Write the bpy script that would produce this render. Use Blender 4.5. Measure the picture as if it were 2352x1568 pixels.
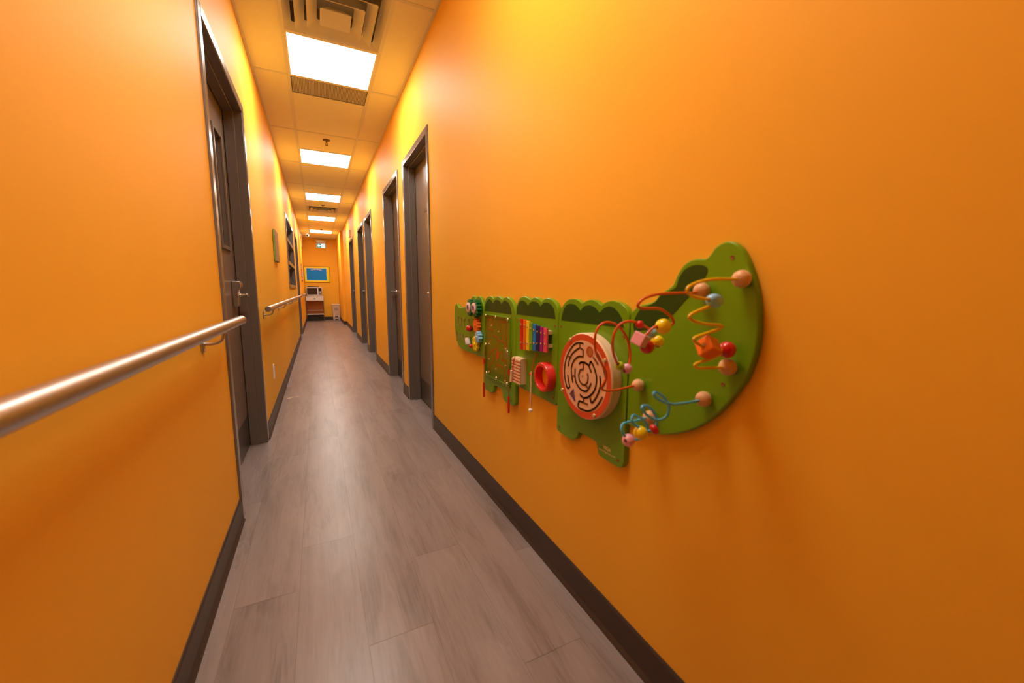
import bpy, bmesh, math, random
from mathutils import Vector, Matrix
random.seed(7)
PI = math.pi
S = bpy.context.scene
for o in list(bpy.data.objects): bpy.data.objects.remove(o)
C = S.collection

# ---------------- camera, world, exposure ----------------
W, H, YB = 1.116, 2.731, 15.04          # corridor width, ceiling height, far wall
YA = -4.6                                # wall behind the camera
CAMP = Vector((0.3664, 0.0, 1.0465))
yaw, pitch, roll = math.radians(26.1834), math.radians(-7.4527), math.radians(0.2280)
sy, cy, sp, cp = math.sin(yaw), math.cos(yaw), math.sin(pitch), math.cos(pitch)
F = Vector((sy*cp, cy*cp, sp)); R0 = Vector((cy, -sy, 0)); U0 = R0.cross(F)
cr, sr = math.cos(roll), math.sin(roll)
RR, UU = cr*R0+sr*U0, -sr*R0+cr*U0
cam = bpy.data.cameras.new('camera'); co = bpy.data.objects.new('camera', cam); C.objects.link(co)
co.matrix_world = Matrix(((RR.x, UU.x, -F.x, CAMP.x), (RR.y, UU.y, -F.y, CAMP.y), (RR.z, UU.z, -F.z, CAMP.z), (0, 0, 0, 1)))
cam.sensor_width = 36; cam.lens = 903.621*36/2352; cam.clip_start = .01
cam.dof.use_dof = True; cam.dof.focus_distance = 3.2; cam.dof.aperture_fstop = 2.8
S.camera = co
wd = bpy.data.worlds.new('world'); S.world = wd; wd.use_nodes = True
wd.node_tree.nodes['Background'].inputs[0].default_value = (.02, .018, .016, 1)
S.view_settings.view_transform = 'Standard'; S.view_settings.look = 'None'
S.view_settings.gamma = 1; S.view_settings.exposure = 0.84; S.view_settings.use_curve_mapping = False
LIGHT = 13.0
LIGHT_Y = [3.1975+2.44*k for k in range(5)]

# ---------------- materials ----------------
def s2l(c): return tuple(((v/255)/12.92 if v/255 <= .04045 else ((v/255+.055)/1.055)**2.4) for v in c)+(1,)
def mat(name, col, rough=.5, metal=0., spec=.5, noise=0., nscale=40., bump=0., bscale=200., coat=0., lin=False):
    m = bpy.data.materials.new(name); m.use_nodes = True; nt = m.node_tree; b = nt.nodes['Principled BSDF']
    c = col if lin else s2l(col)
    c = tuple(c[:3])+(1,)
    b.inputs['Base Color'].default_value = c; b.inputs['Roughness'].default_value = rough
    b.inputs['Metallic'].default_value = metal; b.inputs['Specular IOR Level'].default_value = spec
    b.inputs['Coat Weight'].default_value = coat; b.inputs['Coat Roughness'].default_value = .12
    tc = nt.nodes.new('ShaderNodeTexCoord')
    nz = nt.nodes.new('ShaderNodeTexNoise'); nz.inputs['Scale'].default_value = nscale; nz.inputs['Detail'].default_value = 3
    nt.links.new(tc.outputs['Object'], nz.inputs['Vector'])
    mx = nt.nodes.new('ShaderNodeMix'); mx.data_type = 'RGBA'
    mx.inputs[6].default_value = tuple(v*(1-noise) for v in c[:3])+(1,); mx.inputs[7].default_value = tuple(min(1, v*(1+noise)) for v in c[:3])+(1,)
    nt.links.new(nz.outputs['Fac'], mx.inputs[0]); nt.links.new(mx.outputs[2], b.inputs['Base Color'])
    if bump:
        n2 = nt.nodes.new('ShaderNodeTexNoise'); n2.inputs['Scale'].default_value = bscale; n2.inputs['Detail'].default_value = 2
        nt.links.new(tc.outputs['Object'], n2.inputs['Vector'])
        bp = nt.nodes.new('ShaderNodeBump'); bp.inputs['Strength'].default_value = bump; bp.inputs['Distance'].default_value = .002
        nt.links.new(n2.outputs['Fac'], bp.inputs['Height']); nt.links.new(bp.outputs[0], b.inputs['Normal'])
    return m
M = {}
M['wall'] = mat('orange_paint', (.93, .495, .045), .56, spec=.12, noise=.02, nscale=3, bump=.06, bscale=260, lin=True)
M['tile'] = mat('ceiling_tile', (.88, .81, .70), .9, spec=.2, noise=.16, nscale=230, bump=.5, bscale=330, lin=True)
M['grid'] = mat('ceiling_grid', (.74, .70, .66), .5, spec=.4, lin=True)
M['ventm'] = mat('vent_enamel', (.70, .66, .62), .4, spec=.5, lin=True)
M['dark'] = mat('dark_void', (.015, .012, .01), .8, lin=True)
M['brown'] = mat('taupe_enamel', (.165, .140, .125), .24, spec=.5, noise=.03, nscale=6, lin=True)
M['leaf'] = mat('taupe_door', (.170, .130, .105), .34, spec=.5, noise=.03, nscale=5, lin=True)
M['kick'] = mat('kick_plate', (.09, .08, .075), .3, metal=.6, lin=True)
M['base'] = mat('vinyl_base', (.055, .036, .028), .42, spec=.4, lin=True)
M['steel'] = mat('satin_steel', (.52, .50, .48), .34, metal=1., noise=.02, lin=True)
M['capm'] = mat('rail_cap', (.30, .27, .26), .45, metal=.6, lin=True)
M['chrome'] = mat('chrome', (.75, .72, .68), .15, metal=1., lin=True)
M['white'] = mat('white_plastic', (.90, .92, .95), .4, lin=True)
M['green'] = mat('green_lacquer', (.160, .350, .004), .30, spec=.55, noise=.04, nscale=9, bump=.04, bscale=90, lin=True)
M['dgreen'] = mat('dark_green_lacquer', (.020, .065, .003), .38, spec=.4, lin=True)
M['gear'] = mat('gear_green', (.010, .17, .05), .3, lin=True)
M['lime'] = mat('lime_plastic', (.45, .62, .03), .3, lin=True)
M['red'] = mat('red_lacquer', (.62, .012, .012), .22, coat=.3, lin=True)
M['redpl'] = mat('red_plastic', (.75, .03, .02), .3, lin=True)
M['yellow'] = mat('yellow_lacquer', (.94, .74, .01), .25, coat=.3, lin=True)
M['orange'] = mat('orange_lacquer', (.85, .17, .015), .28, coat=.3, lin=True)
M['owire'] = mat('orange_wire', (.72, .11, .012), .3, lin=True)
M['ywire'] = mat('yellow_wire', (.90, .56, .005), .3, lin=True)
M['bwire'] = mat('blue_wire', (.12, .58, 1.), .3, lin=True)
M['blue'] = mat('blue_lacquer', (.30, .66, 1.), .25, coat=.3, lin=True)
M['dblue'] = mat('xylophone_blue', (.01, .20, .80), .3, lin=True)
M['navy'] = mat('indigo_lacquer', (.02, .012, .12), .3, lin=True)
M['purple'] = mat('purple_lacquer', (.32, .008, .22), .3, lin=True)
M['pink'] = mat('pink_lacquer', (.92, .42, .58), .28, coat=.3, lin=True)
M['hotpink'] = mat('rose_lacquer', (.80, .08, .17), .3, lin=True)
M['xgreen'] = mat('xylophone_green', (.16, .42, .03), .3, lin=True)
M['ringred'] = mat('ring_red', (.68, .085, .02), .4, lin=True)
M['salmon'] = mat('maple_face', (.80, .50, .33), .45, noise=.05, nscale=12, lin=True)
M['brass'] = mat('brass_pin', (.85, .70, .35), .25, metal=.5, lin=True)
M['groove'] = mat('maze_groove', (.17, .055, .015), .6, lin=True)
M['groove2'] = mat('maze_groove_light', (.42, .16, .02), .55, noise=.2, nscale=60, lin=True)
M['black'] = mat('black_plastic', (.012, .011, .011), .3, lin=True)
M['blackm'] = mat('matte_black', (.01, .008, .008), .6, lin=True)
M['purpleline'] = mat('purple_outline', (.14, .06, .25), .5, lin=True)
M['blued'] = mat('board_blue', (.0, .27, .95), .75, noise=.05, nscale=6, lin=True)
M['yborder'] = mat('board_yellow', (.92, .84, .01), .6, lin=True)
M['beige'] = mat('beige_plastic', (.62, .48, .38), .45, lin=True)
M['beigel'] = mat('beige_lid', (.78, .66, .54), .4, lin=True)
M['bmark'] = mat('bin_print', (.16, .10, .08), .6, lin=True)
M['canvasg'] = mat('canvas_green', (.22, .32, .03), .7, noise=.25, nscale=30, lin=True)
M['woodstrip'] = mat('shiplap_slat', (.40, .24, .13), .6, noise=.35, nscale=25, lin=True)
M['exitg'] = mat('exit_green', (.003, .20, .20), .5, lin=True)
M['stringb'] = mat('brown_cord', (.30, .09, .02), .8, lin=True)
M['wardrobe'] = mat('frame_brown', (.22, .14, .09), .5, lin=True)
# wood for balls: rings
def woodmat(name, c1, c2, scale, rough=.4):
    m = bpy.data.materials.new(name); m.use_nodes = True; nt = m.node_tree; b = nt.nodes['Principled BSDF']
    tc = nt.nodes.new('ShaderNodeTexCoord'); mp = nt.nodes.new('ShaderNodeMapping'); mp.inputs['Scale'].default_value = (1, .35, 1)
    wv = nt.nodes.new('ShaderNodeTexWave'); wv.inputs['Scale'].default_value = scale; wv.inputs['Distortion'].default_value = 4; wv.inputs['Detail'].default_value = 2
    mx = nt.nodes.new('ShaderNodeMix'); mx.data_type = 'RGBA'; mx.inputs[6].default_value = c1+(1,); mx.inputs[7].default_value = c2+(1,)
    L = nt.links.new; L(tc.outputs['Object'], mp.inputs[0]); L(mp.outputs[0], wv.inputs['Vector']); L(wv.outputs['Fac'], mx.inputs[0]); L(mx.outputs[2], b.inputs['Base Color'])
    b.inputs['Roughness'].default_value = rough
    return m
M['wood'] = woodmat('turned_wood', (.76, .45, .22), (.68, .38, .17), 22)
M['lwood'] = woodmat('light_wood', (.85, .64, .42), (.80, .58, .36), 20)
def glassm(name, tint, gl=.12):
    m = bpy.data.materials.new(name); m.use_nodes = True; nt = m.node_tree; nt.nodes.remove(nt.nodes['Principled BSDF'])
    out = nt.nodes['Material Output']; t = nt.nodes.new('ShaderNodeBsdfTransparent'); g = nt.nodes.new('ShaderNodeBsdfGlossy')
    t.inputs[0].default_value = tint; g.inputs['Roughness'].default_value = .06
    lw = nt.nodes.new('ShaderNodeLayerWeight'); lw.inputs[0].default_value = .5
    pw = nt.nodes.new('ShaderNodeMath'); pw.operation = 'POWER'; pw.inputs[1].default_value = 4.5; nt.links.new(lw.outputs['Facing'], pw.inputs[0])
    fr = nt.nodes.new('ShaderNodeMath'); fr.operation = 'MULTIPLY_ADD'; fr.inputs[1].default_value = .55; fr.inputs[2].default_value = .03; nt.links.new(pw.outputs[0], fr.inputs[0])
    mx = nt.nodes.new('ShaderNodeMixShader'); L = nt.links.new
    L(fr.outputs[0], mx.inputs[0]); L(t.outputs[0], mx.inputs[1]); L(g.outputs[0], mx.inputs[2]); L(mx.outputs[0], out.inputs[0])
    return m
M['acrylic'] = glassm('clear_acrylic', (1., .94, .88, 1))
M['glass'] = glassm('window_glass', (.75, .78, .78, 1))
M['mirror'] = mat('mirror', (.85, .85, .85), .04, metal=1., lin=True)
def emis(name, col, st, base=(.8, .8, .8)):
    m = bpy.data.materials.new(name); m.use_nodes = True; b = m.node_tree.nodes['Principled BSDF']
    b.inputs['Base Color'].default_value = tuple(base)+(1,); b.inputs['Emission Color'].default_value = tuple(col)+(1,); b.inputs['Emission Strength'].default_value = st
    b.inputs['Roughness'].default_value = .4
    return m
M['led'] = emis('light_diffuser', (1., .93, .84), LIGHT)
M['exitw'] = emis('exit_panel_white', (.75, .95, 1.), .55)
M['exitgl'] = emis('exit_panel_green', (.0, .25, .22), .5, (.003, .2, .17))
# grille: perforated metal
def grille():
    m = bpy.data.materials.new('perforated_metal'); m.use_nodes = True; nt = m.node_tree; b = nt.nodes['Principled BSDF']; L = nt.links.new
    tc = nt.nodes.new('ShaderNodeTexCoord'); sx = nt.nodes.new('ShaderNodeSeparateXYZ'); L(tc.outputs['Object'], sx.inputs[0])
    def ln(o, s):
        a = nt.nodes.new('ShaderNodeMath'); a.operation = 'MULTIPLY'; a.inputs[1].default_value = s; L(o, a.inputs[0])
        f = nt.nodes.new('ShaderNodeMath'); f.operation = 'FRACT'; L(a.outputs[0], f.inputs[0])
        g = nt.nodes.new('ShaderNodeMath'); g.operation = 'SUBTRACT'; g.inputs[1].default_value = .5; L(f.outputs[0], g.inputs[0])
        h = nt.nodes.new('ShaderNodeMath'); h.operation = 'POWER'; h.inputs[1].default_value = 2; L(g.outputs[0], h.inputs[0]); return h.outputs[0]
    a = nt.nodes.new('ShaderNodeMath'); a.operation = 'ADD'; L(ln(sx.outputs[0], 90), a.inputs[0]); L(ln(sx.outputs[1], 90), a.inputs[1])
    c = nt.nodes.new('ShaderNodeMath'); c.operation = 'LESS_THAN'; c.inputs[1].default_value = .11; L(a.outputs[0], c.inputs[0])
    mx = nt.nodes.new('ShaderNodeMix'); mx.data_type = 'RGBA'; mx.inputs[6].default_value = (.50, .46, .42, 1); mx.inputs[7].default_value = (.06, .05, .04, 1)
    L(c.outputs[0], mx.inputs[0]); L(mx.outputs[2], b.inputs['Base Color']); b.inputs['Roughness'].default_value = .4
    return m
M['grille'] = grille()
# floor planks: per-face attributes r (random) used for offset and tint
def floorm():
    m = bpy.data.materials.new('vinyl_plank'); m.use_nodes = True; nt = m.node_tree; b = nt.nodes['Principled BSDF']; L = nt.links.new
    N = nt.nodes.new
    at = N('ShaderNodeAttribute'); at.attribute_name = 'plank'; tc = N('ShaderNodeTexCoord')
    sc = N('ShaderNodeVectorMath'); sc.operation = 'SCALE'; sc.inputs['Scale'].default_value = 37.; L(at.outputs['Color'], sc.inputs[0])
    ad = N('ShaderNodeVectorMath'); ad.operation = 'ADD'; L(tc.outputs['Object'], ad.inputs[0]); L(sc.outputs[0], ad.inputs[1])
    def mapped(sc_):
        m_ = N('ShaderNodeMapping'); m_.inputs['Scale'].default_value = sc_; L(ad.outputs[0], m_.inputs[0]); return m_.outputs[0]
    def noise(vec, sc_, det, rough=.5, dist=0.):
        n_ = N('ShaderNodeTexNoise'); n_.inputs['Scale'].default_value = sc_; n_.inputs['Detail'].default_value = det
        n_.inputs['Roughness'].default_value = rough; n_.inputs['Distortion'].default_value = dist; L(vec, n_.inputs['Vector']); return n_
    def madd(a, k, b):
        m_ = N('ShaderNodeMath'); m_.operation = 'MULTIPLY_ADD'; m_.inputs[1].default_value = k; L(a, m_.inputs[0])
        if hasattr(b, 'is_linked'): L(b, m_.inputs[2])
        else: m_.inputs[2].default_value = b
        return m_.outputs[0]
    fine = noise(mapped((95, 5.5, 1)), 2.0, 6, .6)
    grain = noise(mapped((22, 1.6, 1)), 2.0, 5, .6, .4)
    big = noise(mapped((6.5, 1.1, 1)), 1.5, 3, .5, .5)
    mask = noise(mapped((5, 2.0, 1)), 1.3, 2)
    sn = N('ShaderNodeMath'); sn.operation = 'SINE'; L(madd(big.outputs['Fac'], 62., 0.), sn.inputs[0])
    mk = N('ShaderNodeMapRange'); mk.inputs[1].default_value = .45; mk.inputs[2].default_value = .68; mk.inputs[3].default_value = 0; mk.inputs[4].default_value = 1; L(mask.outputs['Fac'], mk.inputs[0])
    rg_ = N('ShaderNodeMath'); rg_.operation = 'MULTIPLY'; L(sn.outputs[0], rg_.inputs[0]); L(mk.outputs[0], rg_.inputs[1])
    t1 = madd(grain.outputs['Fac'], .50, madd(fine.outputs['Fac'], .42, .03))
    t2 = madd(big.outputs['Fac'], .85, madd(rg_.outputs[0], .085, madd(t1, 1., -.43)))
    cr_ = N('ShaderNodeValToRGB'); e = cr_.color_ramp.elements
    e[0].position = .22; e[0].color = (.172, .140, .132, 1); e[1].position = .80; e[1].color = (.312, .265, .255, 1)
    x = cr_.color_ramp.elements.new(.46); x.color = (.247, .208, .201, 1)
    L(t2, cr_.inputs[0])
    sep = N('ShaderNodeSeparateColor'); L(at.outputs['Color'], sep.inputs[0])
    mr2 = N('ShaderNodeMapRange'); mr2.inputs[3].default_value = .88; mr2.inputs[4].default_value = 1.10; L(sep.outputs[1], mr2.inputs[0])
    vm = N('ShaderNodeVectorMath'); vm.operation = 'SCALE'; L(cr_.outputs[0], vm.inputs[0]); L(mr2.outputs[0], vm.inputs['Scale'])
    L(vm.outputs[0], b.inputs['Base Color'])
    rg = N('ShaderNodeMapRange'); rg.inputs[3].default_value = .25; rg.inputs[4].default_value = .36; L(fine.outputs['Fac'], rg.inputs[0]); L(rg.outputs[0], b.inputs['Roughness'])
    b.inputs['Specular IOR Level'].default_value = .42
    bp = N('ShaderNodeBump'); bp.inputs['Strength'].default_value = .12; bp.inputs['Distance'].default_value = .001; L(fine.outputs['Fac'], bp.inputs['Height']); L(bp.outputs[0], b.inputs['Normal'])
    return m
M['floor'] = floorm()
M['seam'] = mat('plank_seam', (.13, .10, .088), .7, lin=True)

# ---------------- mesh helpers ----------------
def obj(name, bm, m, parent=None, smooth=False, bevel=0, seg=2, ang=40):
    bmesh.ops.remove_doubles(bm, verts=bm.verts[:], dist=1e-6) if False else None
    bmesh.ops.recalc_face_normals(bm, faces=bm.faces[:])
    me = bpy.data.meshes.new(name); bm.to_mesh(me); bm.free()
    for k in (m if isinstance(m, (list, tuple)) else [m]): me.materials.append(k)
    if smooth:
        for p in me.polygons: p.use_smooth = True
        me.set_sharp_from_angle(angle=math.radians(ang))
    o = bpy.data.objects.new(name, me); C.objects.link(o)
    if parent is not None: o.parent = parent; o.matrix_parent_inverse = Matrix.Translation(parent.location).inverted() if parent.type == 'EMPTY' else Matrix.Identity(4)
    if bevel:
        b = o.modifiers.new('bevel', 'BEVEL'); b.width = bevel; b.segments = seg; b.limit_method = 'ANGLE'; b.angle_limit = math.radians(35)
    return o
def tag(o, label, cat, group=None, kind=None):
    o['label'] = label; o['category'] = cat
    if group: o['group'] = group
    if kind: o['kind'] = kind
    return o
def thing(name, label, cat, loc=(0, 0, 0), group=None, kind=None):
    o = bpy.data.objects.new(name, None); C.objects.link(o); o.location = loc; o.empty_display_size = .05
    return tag(o, label, cat, group, kind)
def NB(): return bmesh.new()
def box(bm, x0, x1, y0, y1, z0, z1, mi=0):
    x0, x1 = sorted((x0, x1)); y0, y1 = sorted((y0, y1)); z0, z1 = sorted((z0, z1))
    v = [bm.verts.new(p) for p in ((x0, y0, z0), (x1, y0, z0), (x1, y1, z0), (x0, y1, z0), (x0, y0, z1), (x1, y0, z1), (x1, y1, z1), (x0, y1, z1))]
    for f in ((0, 3, 2, 1), (4, 5, 6, 7), (0, 1, 5, 4), (1, 2, 6, 5), (2, 3, 7, 6), (3, 0, 4, 7)):
        g = bm.faces.new([v[i] for i in f]); g.material_index = mi
    return bm
def quad(bm, ps, mi=0):
    f = bm.faces.new([bm.verts.new(p) for p in ps]); f.material_index = mi; return f
def prism(bm, pts, x0, x1, mi=0):
    """closed outline of (y,z) pulled along x"""
    a = [bm.verts.new((x0, y, z)) for y, z in pts]; b = [bm.verts.new((x1, y, z)) for y, z in pts]
    n = len(pts)
    for f in (bm.faces.new(a), bm.faces.new(b[::-1])): f.material_index = mi
    for i in range(n):
        f = bm.faces.new((a[i], b[i], b[(i+1) % n], a[(i+1) % n])); f.material_index = mi
    return bm
def cyl(bm, p0, p1, r0, r1=None, n=20, cap=True, mi=0):
    p0, p1 = Vector(p0), Vector(p1); r1 = r0 if r1 is None else r1
    d = (p1-p0).normalized(); a = d.orthogonal().normalized(); b = d.cross(a)
    A = [bm.verts.new(p0+r0*(math.cos(2*PI*i/n)*a+math.sin(2*PI*i/n)*b)) for i in range(n)]
    B = [bm.verts.new(p1+r1*(math.cos(2*PI*i/n)*a+math.sin(2*PI*i/n)*b)) for i in range(n)]
    for i in range(n):
        f = bm.faces.new((A[i], A[(i+1) % n], B[(i+1) % n], B[i])); f.material_index = mi
    if cap:
        for q in (A[::-1], B): bm.faces.new(q).material_index = mi
    return bm
def lathe(bm, c, axis, prof, n=28, mi=0):
    """prof: (radius, height) along axis from c"""
    c = Vector(c); d = Vector(axis).normalized(); a = d.orthogonal().normalized(); b = d.cross(a); rings = []
    for r, h in prof:
        if r < 1e-5: rings.append([bm.verts.new(c+d*h)])
        else: rings.append([bm.verts.new(c+d*h+r*(math.cos(2*PI*i/n)*a+math.sin(2*PI*i/n)*b)) for i in range(n)])
    for A, B in zip(rings, rings[1:]):
        for i in range(n):
            j = (i+1) % n
            vs = [A[i % len(A)], A[j % len(A)], B[j % len(B)], B[i % len(B)]]
            u = []
            for v in vs:
                if v not in u: u.append(v)
            if len(u) > 2: bm.faces.new(u).material_index = mi
    return bm
def ball(bm, c, r, sc=(1, 1, 1), axis=None, hole=0):
    """a turned bead; axis = direction of its bore"""
    ax = Vector(axis or (0, 0, 1)); k = 14; h0 = math.asin(min(.9, hole/r)) if hole else 0
    ts = [h0+(PI-2*h0)*i/k for i in range(k+1)]
    prof = [(r*math.sin(t)*sc[0], -r*math.cos(t)*sc[2]) for t in ts]
    if hole:
        prof = [(prof[0][0]*.92, prof[0][1]+r*.5)]+prof+[(prof[-1][0]*.92, prof[-1][1]-r*.5)]
    else: prof[0] = (0, prof[0][1]); prof[-1] = (0, prof[-1][1])
    return lathe(bm, c, ax, prof)
def catmull(P, closed=False, n=8, corners=()):
    P = [Vector(p) for p in P]; N = len(P); out = []
    rng = range(N if closed else N-1)
    for i in rng:
        p1, p2 = P[i], P[(i+1) % N]
        p0 = P[i-1] if (closed or i > 0) else p1*2-p2
        p3 = P[(i+2) % N] if (closed or i+2 < N) else p2*2-p1
        if i in corners: p0 = p1*2-p2 if False else p1-(p2-p1)*.0
        if (i+1) % N in corners: p3 = p2
        for k in range(n):
            t = k/n
            out.append(.5*((2*p1)+(-p0+p2)*t+(2*p0-5*p1+4*p2-p3)*t*t+(-p0+3*p1-3*p2+p3)*t**3))
    if not closed: out.append(P[-1])
    return out
def tube(bm, P, r, n=10, mi=0):
    P = [Vector(p) for p in P]; rings = []; prev = None
    for i, p in enumerate(P):
        d = (P[min(i+1, len(P)-1)]-P[max(i-1, 0)]).normalized()
        a = d.orthogonal().normalized() if prev is None else (prev-d*prev.dot(d)).normalized()
        prev = a; b = d.cross(a)
        rings.append([bm.verts.new(p+r*(math.cos(2*PI*k/n)*a+math.sin(2*PI*k/n)*b)) for k in range(n)])
    for A, B in zip(rings, rings[1:]):
        for k in range(n): bm.faces.new((A[k], A[(k+1) % n], B[(k+1) % n], B[k])).material_index = mi
    bm.faces.new(rings[0][::-1]).material_index = mi; bm.faces.new(rings[-1]).material_index = mi
    return bm
def strip(bm, P, w, x0, x1, mi=0):
    """a flat band of width w following (y,z) points, from x0 to x1, with round ends"""
    P = [Vector((p[0], p[1])) for p in P]; L_, R_ = [], []
    for i, p in enumerate(P):
        d = (P[min(i+1, len(P)-1)]-P[max(i-1, 0)]).normalized(); nrm = Vector((-d.y, d.x))
        if 0 < i < len(P)-1:
            d1 = (P[i]-P[i-1]).normalized(); k = max(.5, d.dot(d1))
        else: k = 1
        L_.append(p+nrm*w/2/k); R_.append(p-nrm*w/2/k)
    def cap(p, d):
        nrm = Vector((-d.y, d.x)); return [p+w/2*(math.cos(a)*nrm+math.sin(a)*d) for a in (PI*.25, PI*.5, PI*.75)]
    d_e = (P[-1]-P[-2]).normalized(); d_s = (P[0]-P[1]).normalized()
    out = L_+cap(P[-1], d_e)+R_[::-1]+cap(P[0], d_s)
    prism(bm, [(q.x, q.y) for q in out], x0, x1, mi)
    return bm
def text_mesh(s, size, depth=.0006, bold=0.):
    cu = bpy.data.curves.new('t', 'FONT'); cu.body = s; cu.size = size; cu.extrude = depth; cu.align_x = 'CENTER'; cu.offset = bold
    o = bpy.data.objects.new('t', cu); C.objects.link(o); dg = bpy.context.evaluated_depsgraph_get(); dg.update()
    me = bpy.data.meshes.new_from_object(o.evaluated_get(dg)); bpy.data.objects.remove(o); bpy.data.curves.remove(cu)
    return me
def text(name, s, size, M4, m, parent, depth=.0006, bold=0.):
    me = text_mesh(s, size, depth, bold); me.transform(M4); me.materials.clear(); me.materials.append(m); me.name = name
    o = bpy.data.objects.new(name, me); C.objects.link(o); o.parent = parent
    if parent.type == 'EMPTY': o.matrix_parent_inverse = Matrix.Translation(parent.location).inverted()
    return o
def basis(o, xa, ya, za): # matrix from axes
    xa, ya, za = Vector(xa), Vector(ya), Vector(za)
    return Matrix(((xa.x, ya.x, za.x, o[0]), (xa.y, ya.y, za.y, o[1]), (xa.z, ya.z, za.z, o[2]), (0, 0, 0, 1)))
def struct(name, bm, m, label, cat, **k):
    return tag(obj(name, bm, m, **k), label, cat, kind='structure')

# ---------------- floor ----------------
bm = NB(); pl = bm.loops.layers.float_color.new('plank')
xs = [-.20, .063, .2558, .4483, .6412, .837, 1.0305, 1.26]
off = [.9, 1.452, 1.704, 1.117, 1.452, .866, 1.31]
Lp = 1.295
rnd = random.Random(3)
for i in range(7):
    y = off[i]-Lp*6
    while y < YB+.3:
        r = (rnd.random(), rnd.random(), rnd.random(), 1)
        f = quad(bm, [(xs[i]+.0004, y+.0006, 0), (xs[i+1]-.0004, y+.0006, 0), (xs[i+1]-.0004, y+Lp-.0006, 0), (xs[i]+.0004, y+Lp-.0006, 0)])
        for l in f.loops: l[pl] = r
        y += Lp
quad(bm, [(-.3, YA-.2, -.0012), (1.4, YA-.2, -.0012), (1.4, YB+.3, -.0012), (-.3, YB+.3, -.0012)], 1)
box(bm, -.3, 1.4, YA-.2, YB+.3, -.06, -.0015, 1)
floor = struct('floor', bm, [M['floor'], M['seam']], 'grey taupe wood-look vinyl plank floor running down the corridor', 'floor')
bm = NB(); pts = [(.051, 4.262), (.07, 4.241), (.09, 4.28), (.12, 4.296), (.163, 4.276), (.163, 4.29), (.135, 4.318), (.1, 4.318), (.075, 4.292), (.055, 4.29)]
a = [bm.verts.new((x, y, .0006)) for x, y in pts]; bm.faces.new(a)
obj('scuff_mark', bm, mat('pale_scuff', (.62, .50, .38), .7, noise=.3, nscale=60, lin=True), floor)['label'] = 'pale scuffed streak'

# ---------------- walls with door and window openings ----------------
DR = [(2.857, 3.765), (4.012, 4.945), (6.085, 6.982), (7.203, 8.222), (9.315, 10.445)]
DL = [(2.045, 3.125), (9.42, 10.52)]
ZT = 2.183
WIN = (6.745, 8.62, 1.065, 2.155)
TW = .14
def wall(xa, xb, ops, y0, y1):
    bm = NB(); y = y0
    for a, b, z0, z1 in sorted(ops):
        box(bm, xa, xb, y, a, 0, H+.05)
        box(bm, xa, xb, a, b, z1, H+.05)
        if z0 > 0: box(bm, xa, xb, a, b, 0, z0)
        y = b
    box(bm, xa, xb, y, y1, 0, H+.05)
    return bm
bm = wall(-TW, 0, [(a+.01, b-.01, 0, ZT-.01) for a, b in DL]+[(WIN[0]+.01, WIN[1]-.01, WIN[2]+.01, WIN[3]-.01)], YA, YB)
struct('wall_left', bm, M['wall'], 'orange painted left corridor wall with handrails', 'wall')
bm = wall(W, W+TW, [(a+.01, b-.01, 0, ZT-.01) for a, b in DR], YA, YB)
box(bm, W-.078, W+.01, 12.75, YB, 0, H+.05)
struct('wall_right', bm, M['wall'], 'orange painted right corridor wall with five doors', 'wall')
struct('wall_back', box(NB(), -TW, W+TW, YB, YB+.12, 0, H+.05), M['wall'], 'orange end wall behind the microwave cart', 'wall')
struct('wall_front', box(NB(), -TW, W+TW, YA-.12, YA, 0, H+.05), M['wall'], 'orange wall closing the corridor behind the viewer', 'wall')
# baseboards
BH, BT = .105, .007
def baseb(side, ops, ends):
    bm = NB(); y = ends[0]
    segs = []
    for a, b in ops: segs.append((y, a)); y = b
    segs.append((y, ends[1]))
    for a, b in segs:
        if b-a < .01: continue
        pr = [(0, 0), (.016, 0), (.0135, .006), (BT, .016), (BT, BH-.006), (BT*.5, BH), (0, BH)]
        def X(d): return d if side < 0 else W-d
        A = [bm.verts.new((X(d), a, z)) for d, z in pr]; B = [bm.verts.new((X(d), b, z)) for d, z in pr]
        bm.faces.new(A); bm.faces.new(B[::-1])
        for i in range(len(pr)): bm.faces.new((A[i], A[(i+1) % len(pr)], B[(i+1) % len(pr)], B[i]))
    return bm
struct('baseboard_left', baseb(-1, DL, (YA, YB)), M['base'], 'dark brown vinyl cove base along the left wall', 'baseboard')
bm = baseb(1, DR, (YA, 12.75))
box(bm, W-.078-BT, W, 12.75-BT, 12.75, 0, BH); box(bm, W-.078-BT, W-.078, 12.75, YB, 0, BH)
struct('baseboard_right', bm, M['base'], 'dark brown vinyl cove base along the right wall', 'baseboard')
struct('baseboard_back', box(NB(), 0, W-.078, YB-BT, YB, 0, BH), M['base'], 'dark brown vinyl cove base on the end wall', 'baseboard')

# ---------------- ceiling ----------------
GX0, GX1, GB = .2532, .8632, .012
T0 = 3.1975; TS = .61
def skip_tile(y): # y ranges where the centre column has fixtures
    return None
bm = NB()
box(bm, 0, GX0, YA, YB, H+.004, H+.03); box(bm, GX1, W, YA, YB, H+.004, H+.03)
holes = [(ly, ly+TS) for ly in LIGHT_Y]+[(T0-TS*4, T0-TS*3)]+[(T0-TS, T0), (T0+TS*1, T0+TS*1.5), (T0+TS*10, T0+TS*11)]
y = YA
for a, b in sorted(holes):
    if a > y+1e-4: box(bm, GX0, GX1, y, a, H+.004, H+.03)
    y = b
box(bm, GX0, GX1, y, YB, H+.004, H+.03)
box(bm, -.1, W+.1, YA, YB, H+.22, H+.24)
struct('ceiling', bm, M['tile'], 'suspended ceiling of speckled acoustic tiles', 'ceiling')
bm = NB()
box(bm, GX0-GB, GX0+GB, YA, YB, H, H+.012); box(bm, GX1-GB, GX1+GB, YA, YB, H, H+.012)
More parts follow.
